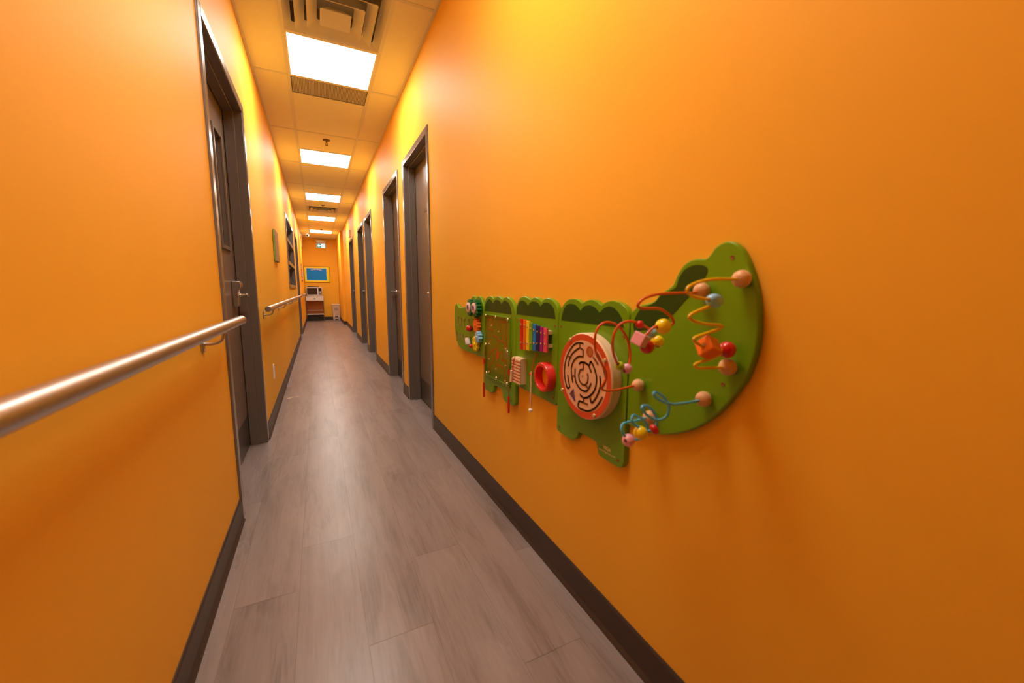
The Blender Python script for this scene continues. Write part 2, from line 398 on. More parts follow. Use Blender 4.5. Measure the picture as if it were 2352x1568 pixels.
for n in list(range(-13, 20)):
    yy = T0+TS*n
    if yy > YB: break
    if n % 2: 
        box(bm, .018, GX0-GB, yy-GB, yy+GB, H+.0006, H+.010); box(bm, GX1+GB, W-.018, yy-GB, yy+GB, H+.0006, H+.010)
for n in (-9, -8, -7, -5, -4, -3, -1, 0, 1, 3, 4, 5, 7, 8, 9, 10, 11, 12, 13, 15, 16, 17, 19):
    yy = T0+TS*n
    if YA < yy < YB: box(bm, GX0+GB, GX1-GB, yy-GB, yy+GB, H+.0006, H+.010)
box(bm, GX0+GB, GX1-GB, T0+TS*1.5-.006, T0+TS*1.5+.006, H+.0006, H+.010)
for xa, xb in ((0, .018), (W-.018, W)): box(bm, xa, xb, YA, YB, H-.001, H+.008)
box(bm, 0, W, YB-.018, YB, H-.001, H+.008)
struct('trim_1', bm, M['grid'], 'painted metal grid holding the ceiling tiles', 'ceiling grid')

# ceiling lights
names = ['nearest glowing square ceiling light, beside the square air diffuser', 'second glowing ceiling light from the viewer, just past the first sprinkler',
         'third glowing ceiling light, between the second sprinkler and the lights nearer the viewer', 'fourth glowing ceiling light, beyond the far air diffuser',
         'farthest glowing ceiling light, above the exit sign end of the corridor']
light_list = [(ly, nm) for ly, nm in zip(LIGHT_Y, names)]+[(T0-TS*4, 'ceiling light almost straight above the viewer, before the large air diffuser')]
for ly, nm in light_list:
    t = thing('ceiling_light', nm, 'ceiling light', ((GX0+GX1)/2, ly+TS/2, H), 'recessed ceiling lights')
    x0, x1, y0, y1 = GX0+GB, GX1-GB, ly+GB, ly+TS-GB
    bm = NB(); fw = .009
    for q in ((x0, x1, y0, y0+fw), (x0, x1, y1-fw, y1), (x0, x0+fw, y0+fw, y1-fw), (x1-fw, x1, y0+fw, y1-fw)): box(bm, *q, H+.001, H+.02)
    obj('frame', bm, M['white'], t)
    bm = box(NB(), x0+fw, x1-fw, y0+fw, y1-fw, H+.005, H+.012)
    obj('diffuser', bm, M['led'], t)
# air diffusers
def diffuser(yc, label):
    xc = (GX0+GX1)/2; t = thing('air_diffuser', label, 'air vent', (xc, yc, H), 'square ceiling air diffusers')
    def cone(s0, z0, s1, z1, th=.0025):
        bm = NB(); r = .012
        def sq(s, z):
            h = s/2; P = []
            rr = min(r, h*.3)
            for cx_, cy_, a0 in ((h-rr, h-rr, 0), (-h+rr, h-rr, PI/2), (-h+rr, -h+rr, PI), (h-rr, -h+rr, 3*PI/2)):
                for k in range(4):
                    a = a0+PI/2*k/3; P.append((xc+cx_+rr*math.cos(a), yc+cy_+rr*math.sin(a), z))
            return [bm.verts.new(p) for p in P]
        A, B, B2, A2 = sq(s0, z0), sq(s1, z1), sq(s1+.001, z1+th), sq(s0+.001, z0+th)
        for P, Q in ((A, B), (B, B2), (B2, A2), (A2, A)):
            for i in range(16): bm.faces.new((P[i], P[(i+1) % 16], Q[(i+1) % 16], Q[i]))
        return bm
    obj('housing', cone(.50, H+.035, .586, H+.0005), M['ventm'], t, smooth=True)
    obj('louver_ring', cone(.345, H+.018, .455, H-.016), M['ventm'], t, smooth=True)
    obj('louver_ring', cone(.205, H+.006, .320, H-.026), M['ventm'], t, smooth=True)
    bm = cone(.10, H+.004, .175, H-.034); h = .0865
    box(bm, xc-h, xc+h, yc-h, yc+h, H-.0345, H-.0325)
    obj('center_plate', bm, M['ventm'], t, bevel=.001)
    bm = NB()
    for q in ((-.27, -.26, -.27, .27), (.26, .27, -.27, .27), (-.26, .26, -.27, -.26), (-.26, .26, .26, .27)): box(bm, xc+q[0], xc+q[1], yc+q[2], yc+q[3], H+.035, H+.16)
    box(bm, xc-.27, xc+.27, yc-.27, yc+.27, H+.16, H+.17)
    obj('duct_box', bm, mat('duct_grey', (.30, .26, .22), .6, lin=True), t)
diffuser(T0-TS/2, 'large square stepped air diffuser in the ceiling, nearest the viewer')
diffuser(T0+TS*10.5, 'far square air diffuser in the ceiling between the third and fourth lights')
bm = box(NB(), GX0+GB, GX1-GB, T0+TS+GB, T0+TS*1.5-.006, H+.003, H+.010)
g = thing('ceiling_grille', 'narrow dark perforated grille behind the nearest ceiling light', 'grille', ((GX0+GX1)/2, T0+TS*1.25, H))
obj('perforated_plate', bm, M['grille'], g)
bm = NB(); ya, yb_ = T0+TS+GB, T0+TS*1.5-.006; xa, xb = GX0+GB, GX1-GB
for q in ((xa, xb, ya, ya+.006), (xa, xb, yb_-.006, yb_), (xa, xa+.006, ya, yb_), (xb-.006, xb, ya, yb_)): box(bm, *q, H+.0015, H+.008)
obj('frame', bm, M['kick'], g)
# sprinklers
for i, (x, y, lb) in enumerate(((.553, 5.2, 'brass sprinkler head before the second ceiling light, nearest the viewer'), (.558, 9.09, 'middle ceiling sprinkler head beside the far air diffuser'), (.565, 12.72, 'farthest ceiling sprinkler head, before the last ceiling light'))):
    t = thing('sprinkler', lb, 'sprinkler', (x, y, H), 'ceiling sprinklers')
    obj('escutcheon', lathe(NB(), (x, y, H+.003), (0, 0, -1), [(.040, 0), (.038, .006), (.022, .012), (.016, .008), (.001, .008)]), M['bmark'], t, smooth=True)
    bm = NB(); cyl(bm, (x, y, H), (x, y, H-.030), .007); 
    for s in (-1, 1): tube(bm, catmull([(x+s*.006, y, H-.028), (x+s*.013, y, H-.040), (x+s*.004, y, H-.054)], n=4), .0022, 6)
    obj('nozzle', bm, M['bmark'], t)
    obj('deflector', lathe(NB(), (x, y, H-.054), (0, 0, -1), [(0, 0), (.016, 0), (.016, .002), (0, .003)], n=16), M['bmark'], t)

# ---------------- doors ----------------
def door(n, side, y0, y1, handle, label, lite=None, hz=1.0):
    X = (lambda d: -d) if side < 0 else (lambda d: W+d)
    t = thing('door_%d' % n, label, 'door', (X(.05), (y0+y1)/2, 0), kind='structure')
    bm = NB(); fw, pj, dp = .052, .009, TW+.005
    for a, b, z0, z1 in ((y0, y0+fw, 0, ZT), (y1-fw, y1, 0, ZT), (y0+fw, y1-fw, ZT-fw, ZT)):
        box(bm, X(-pj), X(dp), a, b, z0, z1)
    obj('door_frame', bm, M['brown'], t, bevel=.006, seg=4)
    bm = NB(); st = .016
    for a, b, z0, z1 in ((y0+fw, y0+fw+st, 0, ZT-fw), (y1-fw-st, y1-fw, 0, ZT-fw), (y0+fw+st, y1-fw-st, ZT-fw-st, ZT-fw)):
        box(bm, X(.038), X(.092), a, b, z0, z1)
    obj('door_stop', bm, M['brown'], t, bevel=.002)
    la, lb, lz = y0+fw+.003, y1-fw-.003, ZT-fw-.003
    d0, d1 = .095, .137
    bm = NB()
    if lite:
        ya_, yb2, za, zb = lite
        box(bm, X(d0), X(d1), la, ya_, .008, lz); box(bm, X(d0), X(d1), yb2, lb, .008, lz)
        box(bm, X(d0), X(d1), ya_, yb2, .008, za); box(bm, X(d0), X(d1), ya_, yb2, zb, lz)
    else: box(bm, X(d0), X(d1), la, lb, .008, lz)
    leaf = obj('door_leaf', bm, M['leaf'], t)
    if lite:
        bm = NB(); w_ = .022
        for a, b, z0, z1 in ((ya_-w_, ya_, za-w_, zb+w_), (yb2, yb2+w_, za-w_, zb+w_), (ya_, yb2, za-w_, za), (ya_, yb2, zb, zb+w_)): box(bm, X(d0-.012), X(d0+.0), a, b, z0, z1)
        obj('glazing_bead', bm, M['brown'], leaf, bevel=.003)
        obj('pane', box(NB(), X(d0+.018), X(d0+.024), ya_, yb2, za, zb), M['glass'], leaf)
    bm = box(NB(), X(d0-.0015), X(d0), la+.02, lb-.02, .012, .215)
    obj('kick_plate', bm, M['kick'], leaf)
    hy = lb-.065 if handle > 0 else la+.065
    return t, leaf, X, d0, la, lb, hy
def lever(leaf, X, d0, hy, hz, dirn, parent_t):
    bm = NB(); sx = 1 if X(0) > X(-1) else -1
    lathe(bm, (X(d0), hy, hz), (X(-1)-X(0), 0, 0), [(0, 0), (.031, 0), (.031, .006), (.028, .010), (.012, .012), (.011, .030), (0, .030)])
    pts = [(X(d0-.03), hy, hz), (X(d0-.045), hy, hz), (X(d0-.056), hy+dirn*.012, hz), (X(d0-.060), hy+dirn*.04, hz-.001), (X(d0-.060), hy+dirn*.11, hz-.002)]
    tube(bm, catmull(pts, n=6), .0115, 10)
    o = obj('door_handle', bm, M['steel'], leaf, smooth=True); o['label'] = 'satin steel lever handle'; return o
dd = [('taupe steel door nearest the viewer on the right wall, small sign on its leaf', -1), ('taupe steel door second on the right wall, lever handle showing', 1),
      ('taupe steel door third on the right wall, its leaf hidden by the jamb', -1), ('taupe steel door fourth on the right wall, beyond the close pair of frames', 1),
      ('farthest taupe steel door on the right wall, below the small beige box', 1)]
for i, ((a, b), (lb_, hd_)) in enumerate(zip(DR, dd)):
    t, leaf, X, d0, la, lb2, hy = door(i+1, 1, a, b, hd_, lb_)
    lever(leaf, X, d0, hy, 1.02, -hd_, t)
    if i == 0:
        obj('door_sign', box(NB(), X(d0-.003), X(d0), 3.30, 3.40, 1.690, 1.715), M['bmark'], leaf)['label'] = 'small dark name plate'
        bm = NB()
        prism(bm, [(3.345, 1.66), (3.325, 1.665), (3.318, 1.61), (3.335, 1.60)], X(d0-.0008), X(d0)); prism(bm, [(3.36, 1.595), (3.322, 1.605), (3.315, 1.575), (3.33, 1.556), (3.352, 1.57)], X(d0-.0008), X(d0))
        obj('sticker_residue', bm, mat('pale_residue', (.34, .23, .13), .7, lin=True), leaf)
# left near door
t, leaf, X, d0, la, lb2, hy = door(6, -1, DL[0][0], DL[0][1], 1, 'taupe steel door on the left wall with a narrow window and lever lock', lite=(2.712, 2.908, 1.292, 1.908))
# lock body: profile in x-z pulled along y
bm = NB(); y0_, y1_ = 2.885, 2.965
prof = [(.095, 1.094), (.058, 1.094), (.050, 1.088), (.046, 1.076), (.047, 1.058), (.053, 1.042), (.061, 1.028), (.064, 1.012), (.063, .985), (.066, .945), (.070, .940), (.095, .940)]
A = [bm.verts.new((X(d), y0_, z)) for d, z in prof]; B = [bm.verts.new((X(d), y1_, z)) for d, z in prof]
bm.faces.new(A); bm.faces.new(B[::-1])
for i in range(len(prof)): bm.faces.new((A[i], A[(i+1) % len(prof)], B[(i+1) % len(prof)], B[i]))
lk = obj('lock_body', bm, M['steel'], leaf, bevel=.004, seg=3); lk['label'] = 'satin steel keypad lock body'
bm = NB(); lathe(bm, (X(.062), 2.925, 1.008), (1, 0, 0), [(0, 0), (.016, 0), (.015, .008), (.0115, .010), (.0115, .032), (.0135, .036), (.013, .043), (0, .044)])
obj('turn_knob', bm, M['chrome'], leaf, smooth=True)
t2, leaf2, X2, d02, la2, lb22, hy2 = door(7, -1, DL[1][0], DL[1][1], -1, 'far taupe steel door on the left wall past the window')
lever(leaf2, X2, d02, hy2, 1.02, 1, t2)

# ---------------- window in the left wall ----------------
wt = thing('window_1', 'tall brown-framed interior window with three stacked panes on the left wall', 'window', (0, (WIN[0]+WIN[1])/2, WIN[2]), kind='structure')
bm = NB(); a, b, z0, z1 = WIN; fw = .05; pj = -.012
X = lambda d: -d
for q in ((a, a+fw, z0, z1), (b-fw, b, z0, z1), (a+fw, b-fw, z1-fw, z1), (a+fw, b-fw, z0, z0+fw)): box(bm, X(pj), X(TW), q[0], q[1], q[2], q[3])
for zm in (1.795, 1.448): box(bm, X(pj+.004), X(TW), a+fw, b-fw, zm-.026, zm+.026)
obj('window_frame', bm, M['brown'], wt, bevel=.003)
bm = NB()
lev = [z0+fw, 1.422, 1.474, 1.769, 1.821, z1-fw]
for k in range(3):
    za, zb = lev[2*k], lev[2*k+1]; s = .016
    for q in ((a+fw, a+fw+s, za, zb), (b-fw-s, b-fw, za, zb), (a+fw+s, b-fw-s, zb-s, zb), (a+fw+s, b-fw-s, za, za+s)): box(bm, X(.045), X(.075), q[0], q[1], q[2], q[3])
obj('glazing_stop', bm, M['brown'], wt)
for k in range(3): obj('pane', box(NB(), X(.078), X(.084), a+fw, b-fw, lev[2*k], lev[2*k+1]), M['glass'], wt)
obj('dark_backing', box(NB(), X(.118), X(.122), a+fw, b-fw, z0+fw, z1-fw), mat('dark_room_tone', (.045, .04, .036), .7, lin=True), wt)['label'] = 'dark sheet behind the glass standing for the dark room'  # plain dark sheet in place of the dark room beyond the panes

# ---------------- handrails ----------------
RX, RZ, RR_ = .063, .913, .019
def rail(y0, y1, brs, label):
    t = thing('handrail', label, 'handrail', (RX, (y0+y1)/2, RZ), 'wall handrails')
    bm = NB(); n = 32
    prof = [(0, 0), (RR_-.003, 0), (RR_, .003), (RR_, y1-y0-.003), (RR_-.003, y1-y0), (0, y1-y0)]
    lathe(bm, (RX, y0, RZ), (0, 1, 0), prof[1:5], n=n)
    obj('rail_tube', bm, M['steel'], t, smooth=True)
    for yy, s in ((y0, -1), (y1, 1)):
        obj('end_cap', lathe(NB(), (RX, yy-s*.002, RZ), (0, s, 0), [(0, 0), (RR_-.0025, 0), (RR_-.003, .003), (0, .0035)], n=n), M['capm'], t, smooth=True)
    for yb3 in brs:
        bm = NB()
        pts = [(.002, yb3, .857), (.030, yb3, .857), (.048, yb3, .862), (.059, yb3, .874), (RX, yb3, .890), (RX, yb3, RZ-RR_+.003)]
        tube(bm, catmull(pts, n=5), .0058, 12)
        br = obj('bracket', bm, M['steel'], t, smooth=True)
        bm = NB(); lathe(bm, (.0002, yb3, .857), (1, 0, 0), [(.0, 0), (.034, 0), (.034, .0025), (.030, .0045), (.010, .006), (.0, .006)], n=28)
        for v in bm.verts: v.co.z = .857+.004+(v.co.z-.857)*1.05; v.co.y = yb3+(v.co.y-yb3)*.75
        obj('wall_plate', bm, M['steel'], br, smooth=True)
        for dz, dy in ((.026, .0), (-.020, .0), (.014, -.013)):
            obj('screw', cyl(NB(), (.004, yb3+dy, .855+dz), (.0075, yb3+dy, .855+dz), .0045, .003, 10), M['chrome'], br)
        box_ = NB(); box(box_, RX-.010, RX+.010, yb3-.022, yb3+.022, RZ-RR_-.0025, RZ-RR_+.004)
        obj('saddle', box_, M['steel'], br, bevel=.001)
rail(-1.2, 2.055, (-.75, .46, 1.676), 'round satin steel handrail on the left wall, nearest the viewer, ending at the door')
rail(3.10, 9.34, [3.421+1.235*k for k in range(5)], 'long round steel handrail on the left wall below the green-edged wall art')
rail(10.62, 14.1, (10.9, 12.1, 13.7), 'farthest steel handrail on the left wall, ending by the microwave cart')

# outlet
t = thing('wall_outlet', 'white wall outlet plate low on the left wall past the door', 'outlet', (0, 3.80, .36))
obj('cover_plate', box(NB(), 0, .006, 3.765, 3.835, .300, .420), M['white'], t, bevel=.002)
bm = NB()
for z in (.337, .383): box(bm, .006, .0075, 3.785, 3.815, z-.014, z+.014)
obj('socket', bm, M['white'], t)

# wall art (left)
t = thing('wall_art', 'square wall panel with green sides and brown slatted face on the left wall', 'wall art', (0, 4.52, 1.46))
obj('canvas', box(NB(), .003, .018, 4.60, 4.94, 1.325, 1.632), M['canvasg'], t, bevel=.002)
bm = NB()
for k in range(6): box(bm, .018, .024, 4.602+k*.0565, 4.602+k*.0565+.0535, 1.327, 1.630)
obj('slats', bm, M['woodstrip'], t, bevel=.001)
# rainbow growth chart on left wall
t = thing('wall_poster', 'narrow colourful striped poster on the left wall near the corridor end', 'poster', (0, 12.7, 1.5))
bm = NB(); cols = [M['purple'], M['hotpink'], M['stringb'], M['lime'], M['dblue'], M['pink']]
for k in range(12): box(bm, .001, .006, 12.38, 13.05, 1.29+k*.035, 1.29+(k+1)*.035, k % 6)
obj('printed_sheet', bm, cols, t)
for z_ in (1.265, 1.71): obj('hanging_strip', box(NB(), .0, .010, 12.36, 13.07, z_, z_+.025), M['stringb'], t)

# box above far right door
t = thing('wall_box', 'small beige chime box on the right wall above the farthest door', 'chime box', (W, 9.97, 2.32))
obj('housing', box(NB(), W-.035, W, 9.88, 10.06, 2.235, 2.385), M['beigel'], t, bevel=.004)
bm = NB()
for k in range(4): box(bm, W-.0362, W-.035, 9.90, 10.04, 2.265+k*.022, 2.275+k*.022)
obj('speaker_slots', bm, M['bmark'], t)

# security camera (dome turret) + conduit
CY = 13.55
t = thing('security_camera', 'white security camera with black lens under the ceiling at the far left corner', 'security camera', (.05, CY, 2.64))
obj('wall_mount', lathe(NB(), (0, CY+.05, 2.65), (1, 0, 0), [(0, 0), (.045, 0), (.045, .012), (.03, .02), (0, .02)]), M['beigel'], t, smooth=True)
bm = NB(); tube(bm, catmull([(.018, CY+.05, 2.65), (.08, CY+.04, 2.675), (.175, CY, 2.66)], n=5), .012, 10)
obj('arm', bm, M['beige'], t, smooth=True)
hd_ = obj('camera_head', ball(NB(), (.190, CY-.01, 2.645), .047), M['white'], t, smooth=True)
dv = (Vector((.30, 5, 1.2))-Vector((.190, CY, 2.645))).normalized(); cc = Vector((.190, CY-.01, 2.645))
obj('lens', lathe(NB(), cc+dv*.035, dv, [(0, 0), (.030, 0), (.030, .012), (.024, .016), (0, .017)]), M['black'], hd_, smooth=True)
t = thing('cable_conduit', 'pale surface conduit dropping from the ceiling behind the security camera', 'conduit', (.012, 14.2, 2.5))
obj('conduit_pipe', box(NB(), 0, .022, 14.18, 14.22, 2.36, H-.001), M['beigel'], t, bevel=.003)
obj('junction_box', box(NB(), 0, .03, 14.15, 14.25, 2.60, 2.70), M['beigel'], t, bevel=.003)

# ---------------- exit sign ----------------
t = thing('exit_sign', 'green and white running-man exit sign with left arrow, high on the end wall', 'exit sign', (.565, YB, 2.49))
ys = YB-.055
obj('housing', box(NB(), .418, .708, ys, YB, 2.415, 2.580), M['white'], t, bevel=.006)
bm = NB(); a_ = [bm.verts.new(p) for p in ((.400, YB-.13, 2.675), (.715, YB-.13, 2.675), (.700, YB-.13, 2.592), (.440, YB-.13, 2.592))]
b_ = [bm.verts.new((v.co.x, YB, v.co.z)) for v in a_]; bm.faces.new(a_); bm.faces.new(b_[::-1])
for i in range(4): bm.faces.new((a_[i], b_[i], b_[(i+1) % 4], a_[(i+1) % 4]))
eb = obj('battery_unit', bm, M['white'], t, bevel=.005)
obj('indicator', lathe(NB(), (.665, YB-.13, 2.63), (0, -1, 0), [(.02, 0), (.017, .01), (.006, .003), (0, .003)]), M['beige'], eb, smooth=True)
obj('green_panel', box(NB(), .436, .572, ys-.002, ys, 2.434, 2.562), M['exitgl'], t)
obj('white_panel', box(NB(), .572, .668, ys-.002, ys, 2.434, 2.562), M['exitw'], t)
obj('green_edge', box(NB(), .668, .690, ys-.002, ys, 2.434, 2.562), M['exitgl'], t)
def flat(pts, y0, y1):
    bm = NB(); A = [bm.verts.new((x, y0, z)) for x, z in pts]; B = [bm.verts.new((x, y1, z)) for x, z in pts]
    bm.faces.new(A); bm.faces.new(B[::-1])
    for i in range(len(pts)): bm.faces.new((A[i], B[i], B[(i+1) % len(pts)], A[(i+1) % len(pts)]))
    return bm
obj('arrow', flat([(.448, 2.498), (.500, 2.550), (.520, 2.550), (.490, 2.512), (.560, 2.512), (.560, 2.484), (.490, 2.484), (.520, 2.446), (.500, 2.446)], ys-.004, ys-.002), M['exitw'], t)
bm = NB(); gy = ys-.0035
cyl(bm, (.632, gy, 2.548), (.632, ys-.002, 2.548), .009, n=14)
for P, w_ in (([(.625, 2.532), (.612, 2.498)], .018), ([(.622, 2.528), (.600, 2.530), (.592, 2.510)], .008), ([(.628, 2.528), (.642, 2.512), (.656, 2.518)], .008), ([(.614, 2.498), (.632, 2.476), (.630, 2.446)], .011), ([(.610, 2.498), (.602, 2.472), (.580, 2.462)], .011)):
    P2 = [Vector((p[0], p[1])) for p in P]
    for p, q in zip(P2, P2[1:]):
        d = (q-p).normalized(); nn = Vector((-d.y, d.x))*w_/2
        f = [(p+nn), (q+nn), (q-nn), (p-nn)]
        A = [bm.verts.new((v.x, gy, v.y)) for v in f]; B = [bm.verts.new((v.x, ys-.002, v.y)) for v in f]; bm.faces.new(A); bm.faces.new(B[::-1])
        for i in range(4): bm.faces.new((A[i], B[i], B[(i+1) % 4], A[(i+1) % 4]))
obj('running_figure', bm, M['exitg'], t)

# ---------------- bulletin board ----------------
t = thing('bulletin_board', 'blue bulletin board with wide yellow border on the end wall', 'bulletin board', (.395, YB, 1.54))
bx0, bx1, bz0, bz1 = .004, .785, 1.278, 1.815
bm = NB(); fw = .012
for q in ((bx0, bx1, bz0, bz0+fw), (bx0, bx1, bz1-fw, bz1), (bx0, bx0+fw, bz0+fw, bz1-fw), (bx1-fw, bx1, bz0+fw, bz1-fw)): box(bm, q[0], q[1], YB-.022, YB, q[2], q[3])
obj('frame', bm, M['stringb'], t)
obj('blue_backing', box(NB(), bx0+fw, bx1-fw, YB-.012, YB, bz0+fw, bz1-fw), M['blued'], t)
bm = NB(); ix0, ix1, iz0, iz1 = .066, .690, 1.338, 1.752
for q in ((bx0+fw, bx1-fw, bz0+fw, iz0), (bx0+fw, bx1-fw, iz1, bz1-fw), (bx0+fw, ix0, iz0, iz1), (ix1, bx1-fw, iz0, iz1)): box(bm, q[0], q[1], YB-.016, YB-.012, q[2], q[3])
obj('yellow_border', bm, M['yborder'], t)
bm = NB()
def scal(x, z): cyl(bm, (x, YB-.0145, z), (x, YB-.0125, z), .014, n=12)
k = 0
n1 = 20
for k in range(n1+1):
    x = ix0+(ix1-ix0)*k/n1; scal(x, iz0); scal(x, iz1)
for k in range(1, 14):
    z = iz0+(iz1-iz0)*k/14; scal(ix0, z); scal(ix1, z)
obj('scalloped_edge', bm, M['white'], t)
for k, ch in enumerate('CLASSROOM'):
    u = (k-4)/4; x = .372+u*.150; z = 1.712-.022*u*u
    text('header_letter', ch, .050, basis((x, YB-.0165, z-.018), (1, 0, 0), (0, 0, 1), (0, -1, 0)), M['white'] if k % 2 else M['beigel'], t, bold=.002)

# ---------------- microwave cart ----------------
cf, cb = 14.62, 15.01
M['dsteel'] = mat('dark_leg_steel', (.16, .13, .12), .35, metal=.5, lin=True)
M['csteel'] = mat('cart_steel', (.72, .72, .72), .3, metal=.4, lin=True)
t = thing('utility_cart', 'steel microwave cart with one drawer against the end wall', 'cart', (.285, 14.8, 0))
bm = NB()
for x in (.012, .528):
    for y in (cf+.01, cb-.02): pass
for x0_, y0_ in ((.018, cf+.012), (.522, cf+.012), (.018, cb-.03), (.522, cb-.03)):
    obj('leg', box(NB(), x0_, x0_+.018, y0_, y0_+.018, .012, .80), M['dsteel'], t)
    obj('leg_foot', lathe(NB(), (x0_+.009, y0_+.009, .0), (0, 0, 1), [(0, 0), (.014, 0), (.012, .010), (.006, .014), (0, .014)], n=14), M['black'], t)
obj('tabletop', box(NB(), .010, .548, cf-.005, cb, .800, .822), M['csteel'], t, bevel=.003)
drw = obj('drawer', box(NB(), .020, .538, cf-.008, cb-.02, .672, .795), mat('brushed_front', (.74, .74, .74), .38, metal=.1, lin=True), t, bevel=.002)
bm = box(NB(), .238, .312, cf-.022, cf-.008, .722, .742)
obj('drawer_pull', bm, M['black'], drw, bevel=.003)
obj('lower_shelf', box(NB(), .018, .540, cf, cb-.01, .205, .232), M['csteel'], t, bevel=.002)
obj('shelf_rail', box(NB(), .036, .522, cb-.022, cb-.012, .325, .348), M['csteel'], t, bevel=.002)
obj('added_dark_panel', box(NB(), .036, .522, cb-.008, cb-.002, .235, .672), mat('added_panel_brown', (.42, .13, .015), .5, lin=True), t)  # added panel, its brown deepens the dark area under the drawer
tag(obj('storage_box', box(NB(), .045, .515, 14.66, 14.97, .002, .185), M['blackm'], bevel=.006), 'black storage box on the floor under the cart', 'box')
# microwave
mf, mb = 14.66, 14.99
t = thing('microwave', 'silver and black microwave oven standing on the cart', 'microwave', (.285, 14.82, .823))
z0, z1 = .835, 1.113
obj('body', box(NB(), .062, .506, mf+.02, mb, z0, z1), M['black'], t, bevel=.004)
bm = NB()
for q in ((.060, .508, z1-.030, z1), (.060, .508, z0, z0+.036), (.060, .070, z0+.036, z1-.03), (.498, .508, z0+.036, z1-.03)): box(bm, q[0], q[1], mf, mf+.02, q[2], q[3])
obj('front_trim', bm, M['csteel'], t, bevel=.002)
dr = obj('oven_door', box(NB(), .070, .402, mf+.002, mf+.02, z0+.036, z1-.03), M['black'], t)
obj('window_mesh', box(NB(), .105, .345, mf, mf+.002, z0+.060, z1-.052), mat('smoked_window', (.05, .03, .02), .15, lin=True), dr)
obj('handle', box(NB(), .372, .400, mf-.022, mf+.002, z0+.040, z1-.034), M['white'], dr, bevel=.008, seg=3)
cpn = obj('control_panel', box(NB(), .402, .498, mf+.002, mf+.02, z0+.036, z1-.03), M['black'], t)
bm = NB(); lathe(bm, (.452, mf+.002, .958), (0, -1, 0), [(0, 0), (.024, 0), (.022, .012), (0, .013)])
obj('dial', bm, M['csteel'], cpn, smooth=True)
bm = NB()
for k in range(3):
    for j in range(2): box(bm, .425+k*.020, .439+k*.020, mf, mf+.002, .893+j*.020, .905+j*.020)
obj('buttons', bm, M['beige'], cpn)
for x in (.085, .480):
    for y in (mf+.04, mb-.04): obj('foot', cyl(NB(), (x, y, .8222), (x, y, z0), .012, n=12), M['black'], t)
bm = NB(); A = [(.075, 14.70), (.42, 14.70), (.44, 14.93), (.075, 14.95)]
v0 = [bm.verts.new((x, y, z1+.0005)) for x, y in A]; v1 = [bm.verts.new((x*.9+.02, y, z1+.034-(x > .3)*.014)) for x, y in A]
bm.faces.new(v0[::-1]); bm.faces.new(v1)
for i in range(4): bm.faces.new((v0[i], v0[(i+1) % 4], v1[(i+1) % 4], v1[i]))
tag(obj('serving_tray', bm, M['blackm'], bevel=.004), 'flat black tray lying on top of the microwave', 'tray')
bm = NB(); tube(bm, catmull([(.16, 15.02, .86), (.17, 15.022, .70), (.155, 15.02, .62), (.11, 15.015, .54), (.04, 15.015, .50), (.02, 15.02, .44)], n=6), .004, 8)
tag(obj('power_cord', bm, M['stringb'], smooth=True), 'dark power cord hanging behind the cart below its drawer', 'cord')
# ---------------- pedal bin ----------------
t = thing('pedal_bin', 'beige pedal bin with a dark recycling mark beside the cart', 'bin', (.92, 14.83, 0))
bf = 14.71
bm = NB(); y1_ = 14.95
q0 = [(.806, bf+.01), (1.026, bf+.01), (1.026, y1_), (.806, y1_)]; q1 = [(.792, bf), (1.029, bf), (1.029, y1_+.04), (.792, y1_+.04)]
A = [bm.verts.new((x, y, .001)) for x, y in q0]; B = [bm.verts.new((x, y, .505)) for x, y in q1]
bm.faces.new(A[::-1]); bm.faces.new(B)
for i in range(4): bm.faces.new((A[i], A[(i+1) % 4], B[(i+1) % 4], B[i]))
obj('bin_body', bm, M['beige'], t, bevel=.012, seg=3)
ld = obj('lid', box(NB(), .780, 1.034, bf-.012, y1_+.045, .507, .545), M['beigel'], t, bevel=.008, seg=3)
obj('lid_button', box(NB(), .862, .946, bf-.015, bf-.010, .512, .530), M['beige'], ld, bevel=.003)
pr = obj('pedal_recess', box(NB(), .865, .962, bf+.002, bf+.012, .006, .150), M['bmark'], t)
obj('pedal', box(NB(), .868, .960, bf-.03, bf+.01, .045, .085), M['beigel'], t, bevel=.005)
bm = NB()
for q in ((.868, .960, .335, .343), (.868, .960, .417, .425), (.868, .876, .343, .417), (.952, .960, .343, .417)): box(bm, q[0], q[1], bf-.0015, bf+.004, q[2], q[3])
for k in range(3):
    a0 = PI/2+k*2*PI/3; c_ = Vector((.914, .378))
    p = c_+.024*Vector((math.cos(a0+.7), math.sin(a0+.7))); q = c_+.024*Vector((math.cos(a0-.5), math.sin(a0-.5)))
    d = (q-p).normalized(); nn = Vector((-d.y, d.x))
    for f in ([p+nn*.006, q+nn*.006, q-nn*.006, p-nn*.006], [q+nn*.013, q+d*.014, q-nn*.013]):
        Av = [bm.verts.new((v.x, bf-.0015, v.y)) for v in f]; Bv = [bm.verts.new((v.x, bf+.003, v.y)) for v in f]; bm.faces.new(Av); bm.faces.new(Bv[::-1])
        for i in range(len(f)): bm.faces.new((Av[i], Bv[i], Bv[(i+1) % len(f)], Av[(i+1) % len(f)]))
obj('recycling_mark', bm, M['bmark'], t)

